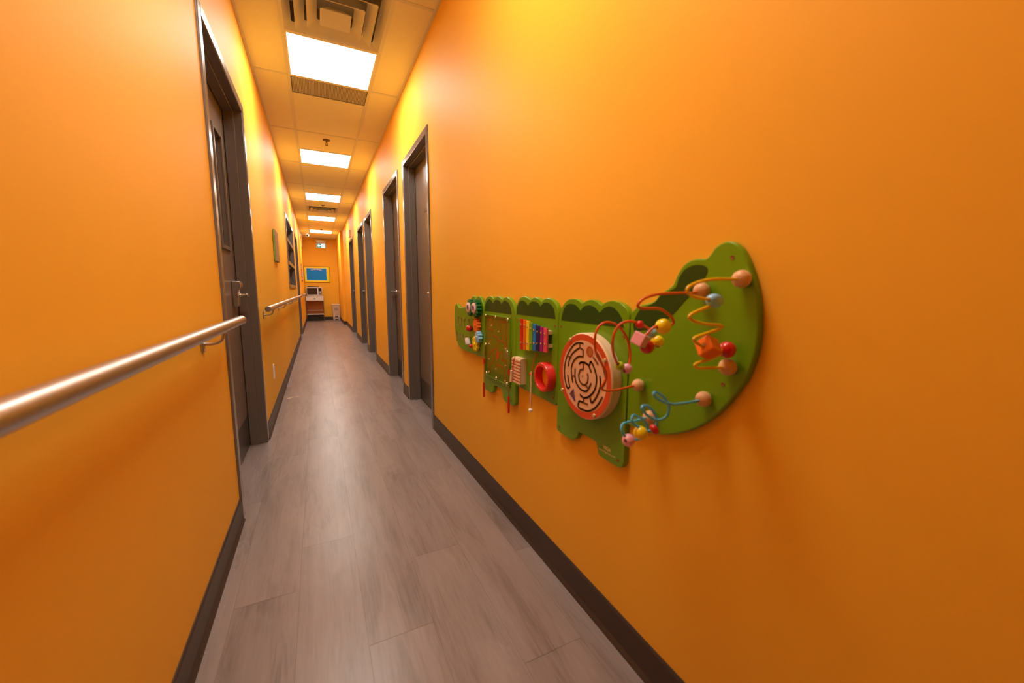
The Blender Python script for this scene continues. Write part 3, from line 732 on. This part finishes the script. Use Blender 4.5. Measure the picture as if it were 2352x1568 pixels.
# ---------------- crocodile activity panels ----------------
TH = .018; XF = W-TH            # front face of the boards
G_ = 'crocodile shaped activity panels screwed to the wall'
def board(parent, pts, corners=(), n=4):
    P = catmull([Vector((a, b, 0)) for a, b in pts], True, n, corners)
    out = []
    for p in P:
        if not out or (Vector((p.x, p.y))-Vector(out[-1])).length > .0006: out.append((p.x, p.y))
    bm = NB(); prism(bm, out, XF, W-.0003)
    return obj('board', bm, M['green'], parent, bevel=.0035, seg=3)
def inlay(parent, pts, corners=()):
    P = catmull([Vector((a, b, 0)) for a, b in pts], True, 5, corners)
    bm = NB(); prism(bm, [(p.x, p.y) for p in P], XF-.0008, XF+.001)
    return obj('dark_scales', bm, M['dgreen'], parent)
def screws(parent, L_):
    for y, z in L_:
        bm = NB(); lathe(bm, (XF-.0004, y, z), (-1, 0, 0), [(0, 0), (.0042, 0), (.0036, .0012), (.0015, .0004), (0, .0004)], n=12)
        obj('screw', bm, M['stringb'], parent)
def pin(parent, y, z, x, r=.0065, m='brass', nm='pin'):
    return obj(nm, lathe(NB(), (x, y, z), (-1, 0, 0), [(r*.8, 0), (r, r*.3), (r*.8, r*.8), (0, r)], n=16), M[m], parent, smooth=True)

# -- tail panel
tl = thing('activity_panel', 'large green crocodile tail panel with three coloured bead wires, nearest the viewer', 'activity panel', (W, .62, .9), G_)
tail = [(.786,.945),(.7865,.978), (.782, .990), (.769, 1.002), (.751, 1.010), (.719, 1.017), (.703, 1.026), (.692, 1.037), (.664, 1.053), (.653, 1.062), (.646, 1.078), (.635, 1.096), (.62, 1.108), (.599, 1.114), (.574, 1.113), (.564, 1.12), (.554, 1.133), (.54, 1.141), (.524, 1.143), (.508, 1.136), (.493, 1.12), (.479, 1.094), (.466, 1.061), (.457, 1.025), (.452, .983), (.452, .944), (.458, .909), (.469, .874), (.488, .84), (.508, .81), (.533, .779), (.561, .753), (.598, .728), (.639, .708), (.685, .694), (.736, .687), (.784, .689)]
board(tl, tail, corners=(0, 1, 36))
inlay(tl, [(.770, .942), (.774, .961), (.765, .983), (.748, 1.001), (.707, 1.017), (.687, 1.036), (.663, 1.045), (.645, 1.055), (.638, 1.073), (.625, 1.091), (.606, 1.1), (.587, 1.101), (.572, 1.097), (.566, 1.088), (.571, 1.075), (.584, 1.059), (.612, 1.03), (.651, .991), (.703, .956)], corners=(0,))
screws(tl, [(.513, 1.111), (.513, .858), (.775, .922)])
def knobball(y, z, r):
    bm = NB(); ball(bm, (XF-r*.92, y, z), r, axis=(1, 0, 0)); o = obj('wooden_ball', bm, M['wood'], tl, smooth=True); o['label'] = 'round turned wood end ball'
for y, z, r in ((.481, 1.069, .0168), (.566, 1.047, .0165), (.495, .898, .017), (.544, .821, .0163), (.733, .809, .0158), (.690, .738, .0165)): knobball(y, z, r)
def wire(name, pts, m, lab):
    P = catmull([(W-a, b, c) for a, b, c in pts], n=5)
    o = obj(name, tube(NB(), P, .0029, 10), M[m], tl, smooth=True); o['label'] = lab; return o
yel = [(.035, .481, 1.069), (.055, .481, 1.068), (.108, .482, 1.067), (.146, .482, 1.062), (.171, .483, 1.053), (.173, .483, 1.044), (.156, .484, 1.036), (.136, .484, 1.033), (.112, .485, 1.031), (.086, .486, 1.026), (.128, .486, 1.014), (.158, .487, 1.004), (.154, .487, .995), (.115, .488, .986), (.071, .489, .982), (.076, .489, .975), (.111, .49, .968), (.142, .49, .96), (.118, .491, .946), (.081, .491, .937), (.052, .492, .931), (.082, .493, .92), (.122, .493, .914), (.129, .494, .909), (.115, .494, .903), (.053, .495, .899), (.035, .495, .898)]
wy = wire('bead_wire', yel, 'ywire', 'yellow zigzag bead wire')
ora = [(.035, .566, 1.046), (.057, .566, 1.042), (.08, .568, 1.042), (.144, .571, 1.04), (.18, .573, 1.033), (.196, .576, 1.02), (.184, .578, 1.012), (.135, .581, 1.01), (.103, .583, .997), (.088, .585, .983), (.089, .588, .976), (.111, .59, .973), (.128, .593, .973), (.136, .595, .969), (.151, .598, .956), (.163, .600, .950), (.158, .603, .938), (.137, .606, .930), (.113, .609, .932), (.1, .614, .938), (.105, .618, .948), (.108, .623, .957), (.114, .627, .965), (.123, .632, .971), (.131, .636, .974), (.138, .641, .979), (.155, .645, .981), (.172, .65, .975), (.183, .655, .957), (.184, .659, .933), (.176, .664, .91), (.164, .668, .891), (.153, .673, .881), (.138, .675, .872), (.122, .678, .872), (.112, .682, .885), (.108, .686, .904), (.114, .691, .936), (.134, .695, .963), (.156, .7, .974), (.178, .703, .972), (.192, .706, .954), (.193, .708, .927), (.185, .711, .902), (.168, .714, .88), (.153, .716, .859), (.148, .719, .841), (.154, .722, .826), (.155, .725, .818), (.145, .728, .809), (.108, .73, .805), (.056, .733, .808), (.035, .733, .809)]
wo = wire('bead_wire', ora, 'owire', 'orange looping bead wire')
blu = [(.035, .544, .821), (.062, .544, .819), (.1, .548, .818), (.118, .551, .819), (.139, .555, .826), (.154, .559, .835), (.158, .562, .843), (.147, .566, .843), (.126, .57, .833), (.107, .573, .818), (.095, .577, .8), (.098, .58, .782), (.113, .584, .775), (.128, .588, .778), (.144, .591, .789), (.154, .595, .803), (.144, .599, .806), (.125, .602, .799), (.104, .606, .779), (.093, .61, .764), (.092, .613, .748), (.097, .617, .74), (.105, .621, .737), (.115, .624, .739), (.129, .628, .748), (.14, .632, .757), (.143, .635, .766), (.134, .639, .772), (.117, .643, .765), (.097, .646, .754), (.08, .65, .735), (.078, .654, .716), (.086, .657, .704), (.107, .661, .703), (.127, .664, .71), (.139, .668, .726), (.136, .672, .739), (.121, .675, .742), (.097, .679, .74), (.069, .683, .739), (.054, .686, .739), (.035, .690, .738)]
wb = wire('bead_wire', blu, 'bwire', 'blue spiral bead wire')
def bead(parent, pts, idx, r, m, lab, sc=(1, 1, 1), kind='ball', frac=0.):
    P = [Vector((W-a, b, c)) for a, b, c in pts]
    c = P[idx].lerp(P[idx+1], frac); ax = (P[idx+1]-P[idx-1]).normalized()
    if kind == 'cube':
        a = Vector((0, -.6, -.8)); a = (a-ax*a.dot(ax)).normalized(); b = ax.cross(a); bm = NB()
        bmesh.ops.create_cube(bm, size=2*r); mt = basis(c, a, b, ax)
        bmesh.ops.transform(bm, matrix=mt, verts=bm.verts)
        o = obj('cube_bead', bm, M[m], parent, bevel=.0018, seg=3)
        bm = NB()
        for s in (-1, 1): cyl(bm, c+ax*(r-.001)*s, c+ax*(r+.0003)*s, .0052, n=16)
        obj('bore', bm, M['stringb'], parent)
    elif kind == 'barrel':
        bm = NB(); lathe(bm, c, ax, [(.0035, -r*.9), (r*.75, -r*.9), (r*.98, -r*.45), (r, 0), (r*.98, r*.45), (r*.75, r*.9), (.0035, r*.9)])
        o = obj('barrel_bead', bm, M[m], parent, smooth=True)
    else:
        o = obj('round_bead', ball(NB(), c, r, sc, ax, hole=.0046), M[m], parent, smooth=True, ang=55)
    o['label'] = lab
bead(wy, yel, 8, .0145, 'blue', 'sky blue oval bead', sc=(.9, 1, 1.25), frac=.5)
bead(wy, yel, 18, .0155, 'orange', 'orange cube bead', kind='cube', frac=.5)
bead(wy, yel, 20, .0163, 'red', 'red round bead', frac=-.25)
bead(wo, ora, 11, .0163, 'yellow', 'upper yellow round bead')
bead(wo, ora, 15, .0128, 'pink', 'pink cube bead', kind='cube', frac=.25)
bead(wo, ora, 17, .0150, 'red', 'large red round bead')
bead(wo, ora, 19, .0140, 'yellow', 'lower yellow round bead')
bead(wo, ora, 21, .0092, 'blue', 'small blue barrel bead', kind='barrel')
bead(wo, ora, 24, .0088, 'red', 'small red bead')
bead(wo, ora, 32, .0104, 'lime', 'lime green round bead', frac=.3)
bead(wo, ora, 34, .0120, 'pink', 'small pink round bead', frac=-.2)
bead(wb, blu, 21, .0118, 'red', 'red bead', sc=(1.05, 1, .75), frac=-.4)
bead(wb, blu, 26, .0155, 'yellow', 'yellow round bead', frac=-99 if False else 0.) if False else None
def free_bead(parent, x, y, z, r, m, ax, lab):
    o = obj('round_bead', ball(NB(), (x, y, z), r, (1, 1, 1), ax, hole=.0046), M[m], parent, smooth=True, ang=55); o['label'] = lab
free_bead(wb, W-.122, .628, .733, .0155, 'yellow', (.6, 0, 1), 'yellow round bead on the blue wire')
free_bead(wb, W-.122, .6635, .7035, .0150, 'pink', (1, .3, -.1), 'pink round bead on the blue wire')

# -- circular maze panel
p3 = thing('activity_panel', 'green crocodile body panel carrying a round wooden maze', 'activity panel', (W, .957, .8), G_)
b3 = [(1.1285, .941), (1.124, .963), (1.108, .992), (1.081, 1.013), (1.051, 1.019), (1.025, 1.016), (.999, 1.006), (.976, 1.015), (.952, 1.019), (.93, 1.014), (.907, 1.003), (.887, 1.013), (.862, 1.018), (.832, 1.014), (.808, 1.002), (.794, .983), (.789, .960), (.789, .736), (.789, .575), (.801, .557), (.831, .554), (.89, .556), (.9, .567), (.908, .588), (.921, .594), (.992, .594), (1.001, .588), (1.009, .572), (1.035, .555), (1.067, .554), (1.117, .557), (1.1285, .569), (1.1285, .649)]
board(p3, b3, corners=(0, 6, 10, 16, 18, 31, 32))
inlay(p3, [(1.112, .947), (1.104, .973), (1.084, .997), (1.057, 1.003), (1.03, .999), (1.006, .983), (.987, .997), (.96, 1.002), (.934, .996), (.913, .982), (.891, .997), (.866, 1.002), (.841, .993), (.821, .975), (.809, .947)], corners=(0, 5, 9, 14))
screws(p3, [(1.112, .925), (1.110, .575), (.811, .573), (.808, .923)])
MC = (.936, .793); MR = .129; XM = W-.053
disc = obj('maze_disc', lathe(NB(), (XF, MC[0], MC[1]), (-1, 0, 0), [(0, 0), (MR-.002, 0), (MR, .002), (MR, XF-XM-.003), (MR-.003, XF-XM), (0, XF-XM)], n=80), M['lwood'], p3, smooth=True)
disc['label'] = 'thick round wooden maze'
bm = NB(); lathe(bm, (XM, MC[0], MC[1]), (-1, 0, 0), [(MR-.021, 0), (MR-.021, .0006), (MR-.003, .0006), (MR-.003, 0)], n=80)
obj('red_rim', bm, M['ringred'], disc)
bm = NB(); lathe(bm, (XM, MC[0], MC[1]), (-1, 0, 0), [(0, .0004), (MR-.021, .0004), (MR-.021, 0)], n=80); obj('maze_face', bm, M['salmon'], disc)
GG = [[(.94, .891), (.964, .89), (.987, .88), (1.01, .857), (1.026, .832), (1.034, .8), (1.031, .769), (1.021, .746), (1.014, .739), (1.004, .745), (1.006, .754), (1.015, .78)], [(.956, .889), (.955, .876), (.939, .872), (.938, .852)], [(.955, .876), (.979, .863), (.999, .846), (1.01, .826), (1.011, .812)], [(1.016, .842), (.999, .84)], [(.938, .852), (.962, .848), (.985, .831), (.996, .807), (.993, .781), (.987, .764)], [(.977, .808), (.976, .785), (.968, .766), (.948, .752), (.926, .75), (.911, .757), (.897, .779)], [(.993, .783), (.976, .785)], [(.92, .769), (.908, .76)], [(.936, .833), (.935, .815), (.951, .809), (.958, .792), (.953, .777), (.939, .768), (.924, .769), (.913, .78), (.911, .794), (.914, .804)], [(.956, .828), (.945, .834), (.924, .835), (.908, .828), (.898, .813)], [(.908, .828), (.9, .843), (.884, .827), (.873, .805), (.873, .783), (.881, .762), (.895, .746), (.913, .734), (.931, .729), (.947, .734)], [(.858, .808), (.854, .787), (.861, .763), (.874, .741), (.891, .724), (.898, .737)], [(.931, .729), (.93, .714), (.91, .714)], [(.93, .714), (.951, .713), (.954, .694), (.929, .692), (.905, .695), (.881, .708), (.862, .726), (.845, .751)], [(.889, .857), (.869, .842)], [(.872, .871), (.855, .852), (.84, .826), (.833, .804), (.843, .784)]]
bm = NB()
for i, g_ in enumerate(GG):
    if len(g_) > 4 and i not in (8,): P = catmull([Vector((a, b, 0)) for a, b in g_], n=4)
    else: P = [Vector((a, b, 0)) for a, b in g_]
    for p, q in zip(P, P[1:]):
        strip(bm, [(p.x, p.y), (q.x, q.y)], .0058, XM-.0012-i*.00002, XM+.0004)
cyl(bm, (XM-.001, MC[0]+.002, MC[1]), (XM, MC[0]+.002, MC[1]), .0025, n=10)
obj('maze_grooves', bm, M['groove'], disc)
bm = NB(); lathe(bm, (XM, .907, .871), (-1, 0, 0), [(.0155, 0), (.0155, .001), (.0125, .001), (.0125, 0)], n=28); lathe(bm, (XM, .907, .871), (-1, 0, 0), [(.0125, .0006), (0, .0006)], n=28, mi=1)
obj('round_pocket', bm, [M['red'], M['groove2']], disc)
bm = NB(); tri = [(.983, .742), (.999, .724), (.973, .708)]
prism(bm, tri, XM-.001, XM+.0002, 1)
for i in range(3): strip(bm, [tri[i], tri[(i+1) % 3]], .0035, XM-.0016, XM)
obj('triangle_pocket', bm, [M['purpleline'], M['groove']], disc)
for y, z in ((1.003, .895), (.837, .857), (1.041, .728), (.876, .690)): pin(disc, y, z, XM-.0006)
TM = lambda y, z: basis((XF-.0001, y, z), (0, -1, 0), (0, 0, 1), (-1, 0, 0))
ym = mat('printed_cream', (.80, .72, .35), .5, lin=True)
text('maker_name', 'VIGA', .0150, TM(.8595, .5855), ym, p3, .0004, .0004)
text('web_address', 'www.vigatoys.com', .0098, TM(.8595, .5755), ym, p3, .0004)

# -- music panel
p2 = thing('activity_panel', 'green crocodile body panel with rainbow xylophone and red ring', 'activity panel', (W, 1.29, .8), G_)
b2 = [(1.4515, .945), (1.449, .970), (1.440, .995), (1.42, 1.014), (1.397, 1.021), (1.363, 1.020), (1.332, 1.010), (1.30, 1.020), (1.27, 1.016), (1.246, 1.005), (1.226, 1.016), (1.203, 1.019), (1.171, 1.012), (1.146, .996), (1.135, .975), (1.1315, .945), (1.1315, .655), (1.136, .646), (1.149, .6435), (1.30, .646), (1.4515, .648)]
board(p2, b2, corners=(0, 6, 9, 15, 16, 18, 20))
inlay(p2, [(1.446, .948), (1.440, .974), (1.424, .996), (1.397, 1.005), (1.370, 1.000), (1.348, .986), (1.327, 1.0), (1.303, 1.004), (1.276, 1.001), (1.252, .987), (1.231, .999), (1.203, 1.003), (1.176, .994), (1.158, .977), (1.150, .948)], corners=(0, 5, 9, 14))
screws(p2, [(1.149, .924), (1.437, .925), (1.152, .668), (1.437, .668)])
bars = [('red', .9360, .8145), ('orange', .9340, .8165), ('yellow', .9310, .8185), ('xgreen', .9265, .8215), ('dblue', .9225, .8245), ('navy', .9195, .8270), ('purple', .9175, .8285), ('hotpink', .9155, .8300)]
for i, (m, za, zb) in enumerate(bars):
    yc = 1.355-i*.0258
    o = obj('xylophone_bar', box(NB(), XF-.026, XF-.018, yc-.0105, yc+.0105, zb, za), M[m], p2, bevel=.0012)
    o['label'] = {'hotpink': 'pink', 'xgreen': 'green', 'dblue': 'blue'}.get(m, m)+' xylophone bar'
    for z in (za-.022, zb+.028):
        bm = NB(); lathe(bm, (XF-.026, yc, z), (-1, 0, 0), [(.0045, 0), (.0045, .002), (.002, .004), (0, .004)], n=12); obj('bolt', bm, M['chrome'], o)
bm = NB(); 
for z0_, z1_ in ((.895, .903), (.848, .856)): box(bm, XF-.018, XF, 1.166, 1.364, z0_-.002, z1_+.002)
obj('bar_supports', bm, M['lwood'], p2)
bm = NB()
tube(bm, catmull([(XF-.002, 1.272, .812), (XF-.010, 1.279, .78), (XF-.014, 1.286, .738)], n=4), .0018, 8)
ml = obj('mallet_cord', bm, M['ringred'], p2, smooth=True)
bm = NB(); ball(bm, (XF-.014, 1.292, .7285), .0075); obj('cord_knot', bm, M['redpl'], ml, smooth=True)
bm = NB(); cyl(bm, (XF-.016, 1.287, .738), (XF-.016, 1.2905, .592), .0034, n=12); ms = obj('mallet_stick', bm, M['lwood'], p2, smooth=True)
obj('mallet_head', ball(NB(), (XF-.016, 1.2908, .586), .0082), M['white'], ms, smooth=True)
# guiro
bm = NB(); z = .672; N_ = 8; pr = [(0, .672)]
gx = XF-.030
pp = [(XF, .672)]
for k in range(N_):
    za = .672+k*.1035/N_; pp += [(gx, za+.0012), (gx, za+.1035/N_-.0042), (gx+.0055, za+.1035/N_-.0028), (gx+.0055, za+.1035/N_)]
pp += [(XF, .7755)]
A = [bm.verts.new((x, 1.357, z)) for x, z in pp]; B = [bm.verts.new((x, 1.430, z)) for x, z in pp]
bm.faces.new(A); bm.faces.new(B[::-1])
for i in range(len(pp)): bm.faces.new((A[i], A[(i+1) % len(pp)], B[(i+1) % len(pp)], B[i]))
for k in range(1, N_):
    box(bm, gx+.0005, gx+.004, 1.3575, 1.4295, .672+k*.1035/N_-.0036, .672+k*.1035/N_-.0002, 1)
gu = obj('ridged_scraper', bm, [M['lwood'], M['ringred']], p2); gu['label'] = 'ridged wooden scraper block'
bm = NB(); tube(bm, catmull([(XF-.028, 1.405, .778), (XF-.034, 1.408, .75), (XF-.034, 1.413, .715)], n=4), .002, 8); obj('scraper_cord', bm, M['redpl'], gu, smooth=True)
bm = NB(); cyl(bm, (XF-.038, 1.414, .722), (XF-.038, 1.418, .674), .006, n=14); obj('scraper_stick', bm, M['lwood'], gu, smooth=True)
# red ring with mirror
rc = (1.190, .7375)
bm = NB(); prf = [(.0405, 0), (.0395, .028), (.041, .031), (.0500, .031), (.053, .027), (.0535, 0)]
lathe(bm, (XF, rc[0], rc[1]), (-1, 0, 0), prf, n=56)
rg = obj('red_ring', bm, M['redpl'], p2, smooth=True)
bm = NB()
for k in range(24):
    a = 2*PI*k/24; cyl(bm, (XF-.0308, rc[0]+.0445*math.cos(a), rc[1]+.0445*math.sin(a)), (XF-.0316, rc[0]+.0445*math.cos(a), rc[1]+.0445*math.sin(a)), .0019, n=8)
obj('rim_dots', bm, mat('rim_dot', (.85, .30, .12), .4, lin=True), rg)
obj('ring_backing', lathe(NB(), (XF, rc[0], rc[1]), (-1, 0, 0), [(0, .0015), (.0402, .0015), (.0402, 0)], n=40), M['wall'], rg)

# -- marble maze panel
p1 = thing('activity_panel', 'green crocodile body panel with a clear-covered magnetic wand maze', 'activity panel', (W, 1.63, .8), G_)
b1 = [(1.8025, .945), (1.797, .975), (1.775, 1.006), (1.738, 1.017), (1.706, 1.015), (1.683, 1.005), (1.66, 1.015), (1.635, 1.018), (1.611, 1.014), (1.587, 1.004), (1.565, 1.014), (1.54, 1.0165), (1.51, 1.008), (1.485, .993), (1.468, .975), (1.4545, .945), (1.4545, .643), (1.4545, .574), (1.461, .558), (1.489, .550), (1.544, .548), (1.575, .557), (1.586, .58), (1.603, .597), (1.672, .596), (1.684, .582), (1.688, .567), (1.715, .553), (1.783, .551), (1.8025, .561), (1.8025, .71)]
board(p1, b1, corners=(0, 5, 9, 15, 17, 29, 30))
inlay(p1, [(1.790, .945), (1.778, .977), (1.755, .996), (1.733, 1.003), (1.706, .997), (1.689, .984), (1.67, .997), (1.64, 1.002), (1.614, .997), (1.596, .984), (1.573, .997), (1.55, 1.0), (1.523, .991), (1.502, .973), (1.491, .945)], corners=(0, 5, 9, 14))
screws(p1, [(1.493, .932), (1.493, .57), (1.765, .57)])
gr = [[(1.744, .906), (1.7, .905), (1.696, .882)], [(1.744, .908), (1.749, .86), (1.688, .861), (1.688, .831), (1.682, .831), (1.636, .832)], [(1.667, .904), (1.668, .884)], [(1.616, .907), (1.548, .906), (1.548, .868), (1.586, .825)], [(1.616, .905), (1.619, .862)], [(1.589, .890), (1.589, .868)], [(1.636, .832), (1.636, .820), (1.56, .816), (1.552, .795)], [(1.732, .841), (1.734, .792)], [(1.541, .847), (1.544, .791)], [(1.636, .819), (1.637, .745)], [(1.640, .775), (1.675, .774), (1.735, .742), (1.731, .718)], [(1.675, .766), (1.675, .725), (1.728, .681), (1.732, .653)], [(1.637, .758), (1.600, .765)], [(1.589, .772), (1.589, .733), (1.547, .736), (1.544, .72)], [(1.544, .779), (1.544, .751)], [(1.651, .680), (1.651, .706), (1.576, .702)], [(1.566, .698), (1.563, .676), (1.547, .646)]]
bm = NB()
for g_ in gr:
    for p, q in zip(g_, g_[1:]): strip(bm, [p, q], .0085, XF-.0012, XF+.0005)
obj('maze_grooves', bm, M['groove2'], p1)
bm = NB(); prism(bm, [(1.640, .775), (1.655, .745), (1.637, .722), (1.620, .745)], XF-.0016, XF); cyl(bm, (XF-.0016, 1.637, .742), (XF-.0019, 1.637, .742), .010, n=16)
obj('maze_center', bm, M['ringred'], p1)
bm = NB()
for i, (y, z) in enumerate(((1.70, .880), (1.62, .858), (1.732, .79), (1.545, .79), (1.732, .715), (1.545, .715), (1.651, .682), (1.733, .652), (1.549, .645))): obj('maze_marble', ball(NB(), (XF-.003, y, z), .0042), M['lwood'], p1, smooth=True)
obj('clear_cover', box(NB(), XF-.0085, XF-.0065, 1.502, 1.775, .632, .928), M['acrylic'], p1, bevel=.0008)
bm = NB()
for q in ((1.500, 1.777, .628, .634), (1.500, 1.777, .926, .930), (1.498, 1.502, .630, .930), (1.775, 1.779, .630, .930)): box(bm, XF-.0065, XF, *q)
obj('cover_spacer', bm, M['green'], p1)
for y, z in ((1.755, .9265), (1.638, .925), (1.509, .922), (1.757, .785), (1.513, .782), (1.748, .646), (1.631, .643), (1.516, .642)): pin(p1, y, z, XF-.008, .0068)
for y0_, nm in ((1.770, 'left'), (1.488, 'right')):
    c_ = obj('wand_cord', tube(NB(), [(XF-.006, y0_-.002, .783), (XF-.014, y0_, .71), (XF-.014, y0_+.002, .59)], .0018, 8), M['stringb'], p1)
    bm = NB(); cyl(bm, (XF-.014, y0_, .712), (XF-.014, y0_, .687), .0045, n=12); obj('wand_grip', bm, M['red'], c_)
    bm = NB(); cyl(bm, (XF-.014, y0_+.002, .590), (XF-.014, y0_+.002, .517), .0052, .0048, n=14); obj('magnetic_wand', bm, M['red'], c_, smooth=True)

# -- head panel
p0 = thing('activity_panel', 'green crocodile head panel with gear eyes and bead slots, farthest of the five', 'activity panel', (W, 2.04, .85), G_)
hp = [(2.276, .886), (2.272, .923), (2.264, .945), (2.248, .959), (2.231, .965), (2.211, .957), (2.183, .944), (2.05, .957), (2.018, .974), (1.99, .996), (1.969, 1.01), (1.952, 1.015), (1.929, 1.011), (1.914, 1.001), (1.898, 1.010), (1.866, 1.014), (1.842, 1.005), (1.825, .987), (1.813, .965), (1.8055, .928), (1.8055, .711), (1.957, .707), (2.055, .706), (2.145, .708), (2.197, .717), (2.224, .736), (2.248, .768), (2.268, .823)]
board(p0, hp, corners=(6, 13, 19, 20))
screws(p0, [(2.235, .75), (1.825, .73), (1.825, .935)])
def gear(y, z, r, m, lab, teeth=12, d0=.002, th=.016, hub=None):
    bm = NB(); pts = []
    for k in range(teeth*4):
        a = 2*PI*(k+.5)/(teeth*4); rr = r if k % 4 in (0, 1) else r*.80; pts.append((y+rr*math.cos(a), z+rr*math.sin(a)))
    prism(bm, pts, XF-d0-th, XF-d0)
    cyl(bm, (XF, y, z), (XF-d0-th-.004, y, z), r*.22, n=16)
    o = obj('gear', bm, M[m], p0, bevel=.0015); o['label'] = lab; return o
for y, z, lb_ in ((1.936, .955, 'dark green gear with a pale eye, snout side'), (1.856, .955, 'dark green gear with a pale eye, neck side')):
    g_ = gear(y, z, .044, 'gear', lb_, 14, .006, .024)
    x_ = XF-.030
    yy = y+.004
    obj('eye_white', lathe(NB(), (x_, yy, z), (-1, 0, 0), [(.0265, 0), (.0265, .004), (.024, .006), (0, .006)], n=30), mat('eye_pink', (.85, .66, .62), .3, lin=True) if 'eye_pink' not in bpy.data.materials else bpy.data.materials['eye_pink'], g_, smooth=True)
    obj('pupil', lathe(NB(), (x_-.006, yy-.002, z+.002), (-1, 0, 0), [(.013, 0), (.013, .001), (0, .001)], n=24), M['purpleline'], g_)
gear(1.868, .867, .038, 'orange', 'orange gear', 12, .004, .018)
gear(1.836, .811, .029, 'blue', 'sky blue gear', 10, .004, .022)
gy_ = gear(1.890, .770, .040, 'yellow', 'yellow gear', 11, .002, .016)
obj('crank_knob', ball(NB(), (XF-.030, 1.912, .757), .0095), M['red'], gy_, smooth=True)
gear(1.912, .911, .016, 'lime', 'small lime gear', 8, .002, .014)
bm = NB()
for g_ in ([(2.198, .890), (2.216, .840)], [(2.142, .887), (2.170, .838)], [(2.086, .885), (2.110, .836)], [(2.024, .884), (2.026, .842)], [(2.225, .797), (2.192, .762)], [(2.172, .795), (2.142, .760)], [(2.118, .793), (2.092, .760)], [(2.063, .790), (2.046, .760)], [(2.005, .79), (1.99, .765)]):
    strip(bm, g_, .017, XF-.0008, XF+.0005, 0); strip(bm, [(g_[0][0]-.003, g_[0][1]), (g_[0][0]*.8+g_[1][0]*.2-.003, g_[0][1]*.8+g_[1][1]*.2)], .011, XF-.0012, XF+.0005, 1)
obj('sliding_slots', bm, [mat('slot_wood', (.30, .24, .05), .6, lin=True), M['groove']], p0)
obj('sliding_bead', ball(NB(), (XF-.016, 1.972, .843), .0175), M['red'], p0, smooth=True)['label'] = 'red sliding bead'
bm = NB(); lathe(bm, (XF-.016, 1.996, .772), (0, .3, 1), [(0, -.018), (.013, -.018), (.015, -.012), (.015, .012), (.013, .018), (0, .018)])
obj('sliding_bead', bm, M['white'], p0, smooth=True)['label'] = 'white barrel sliding bead'
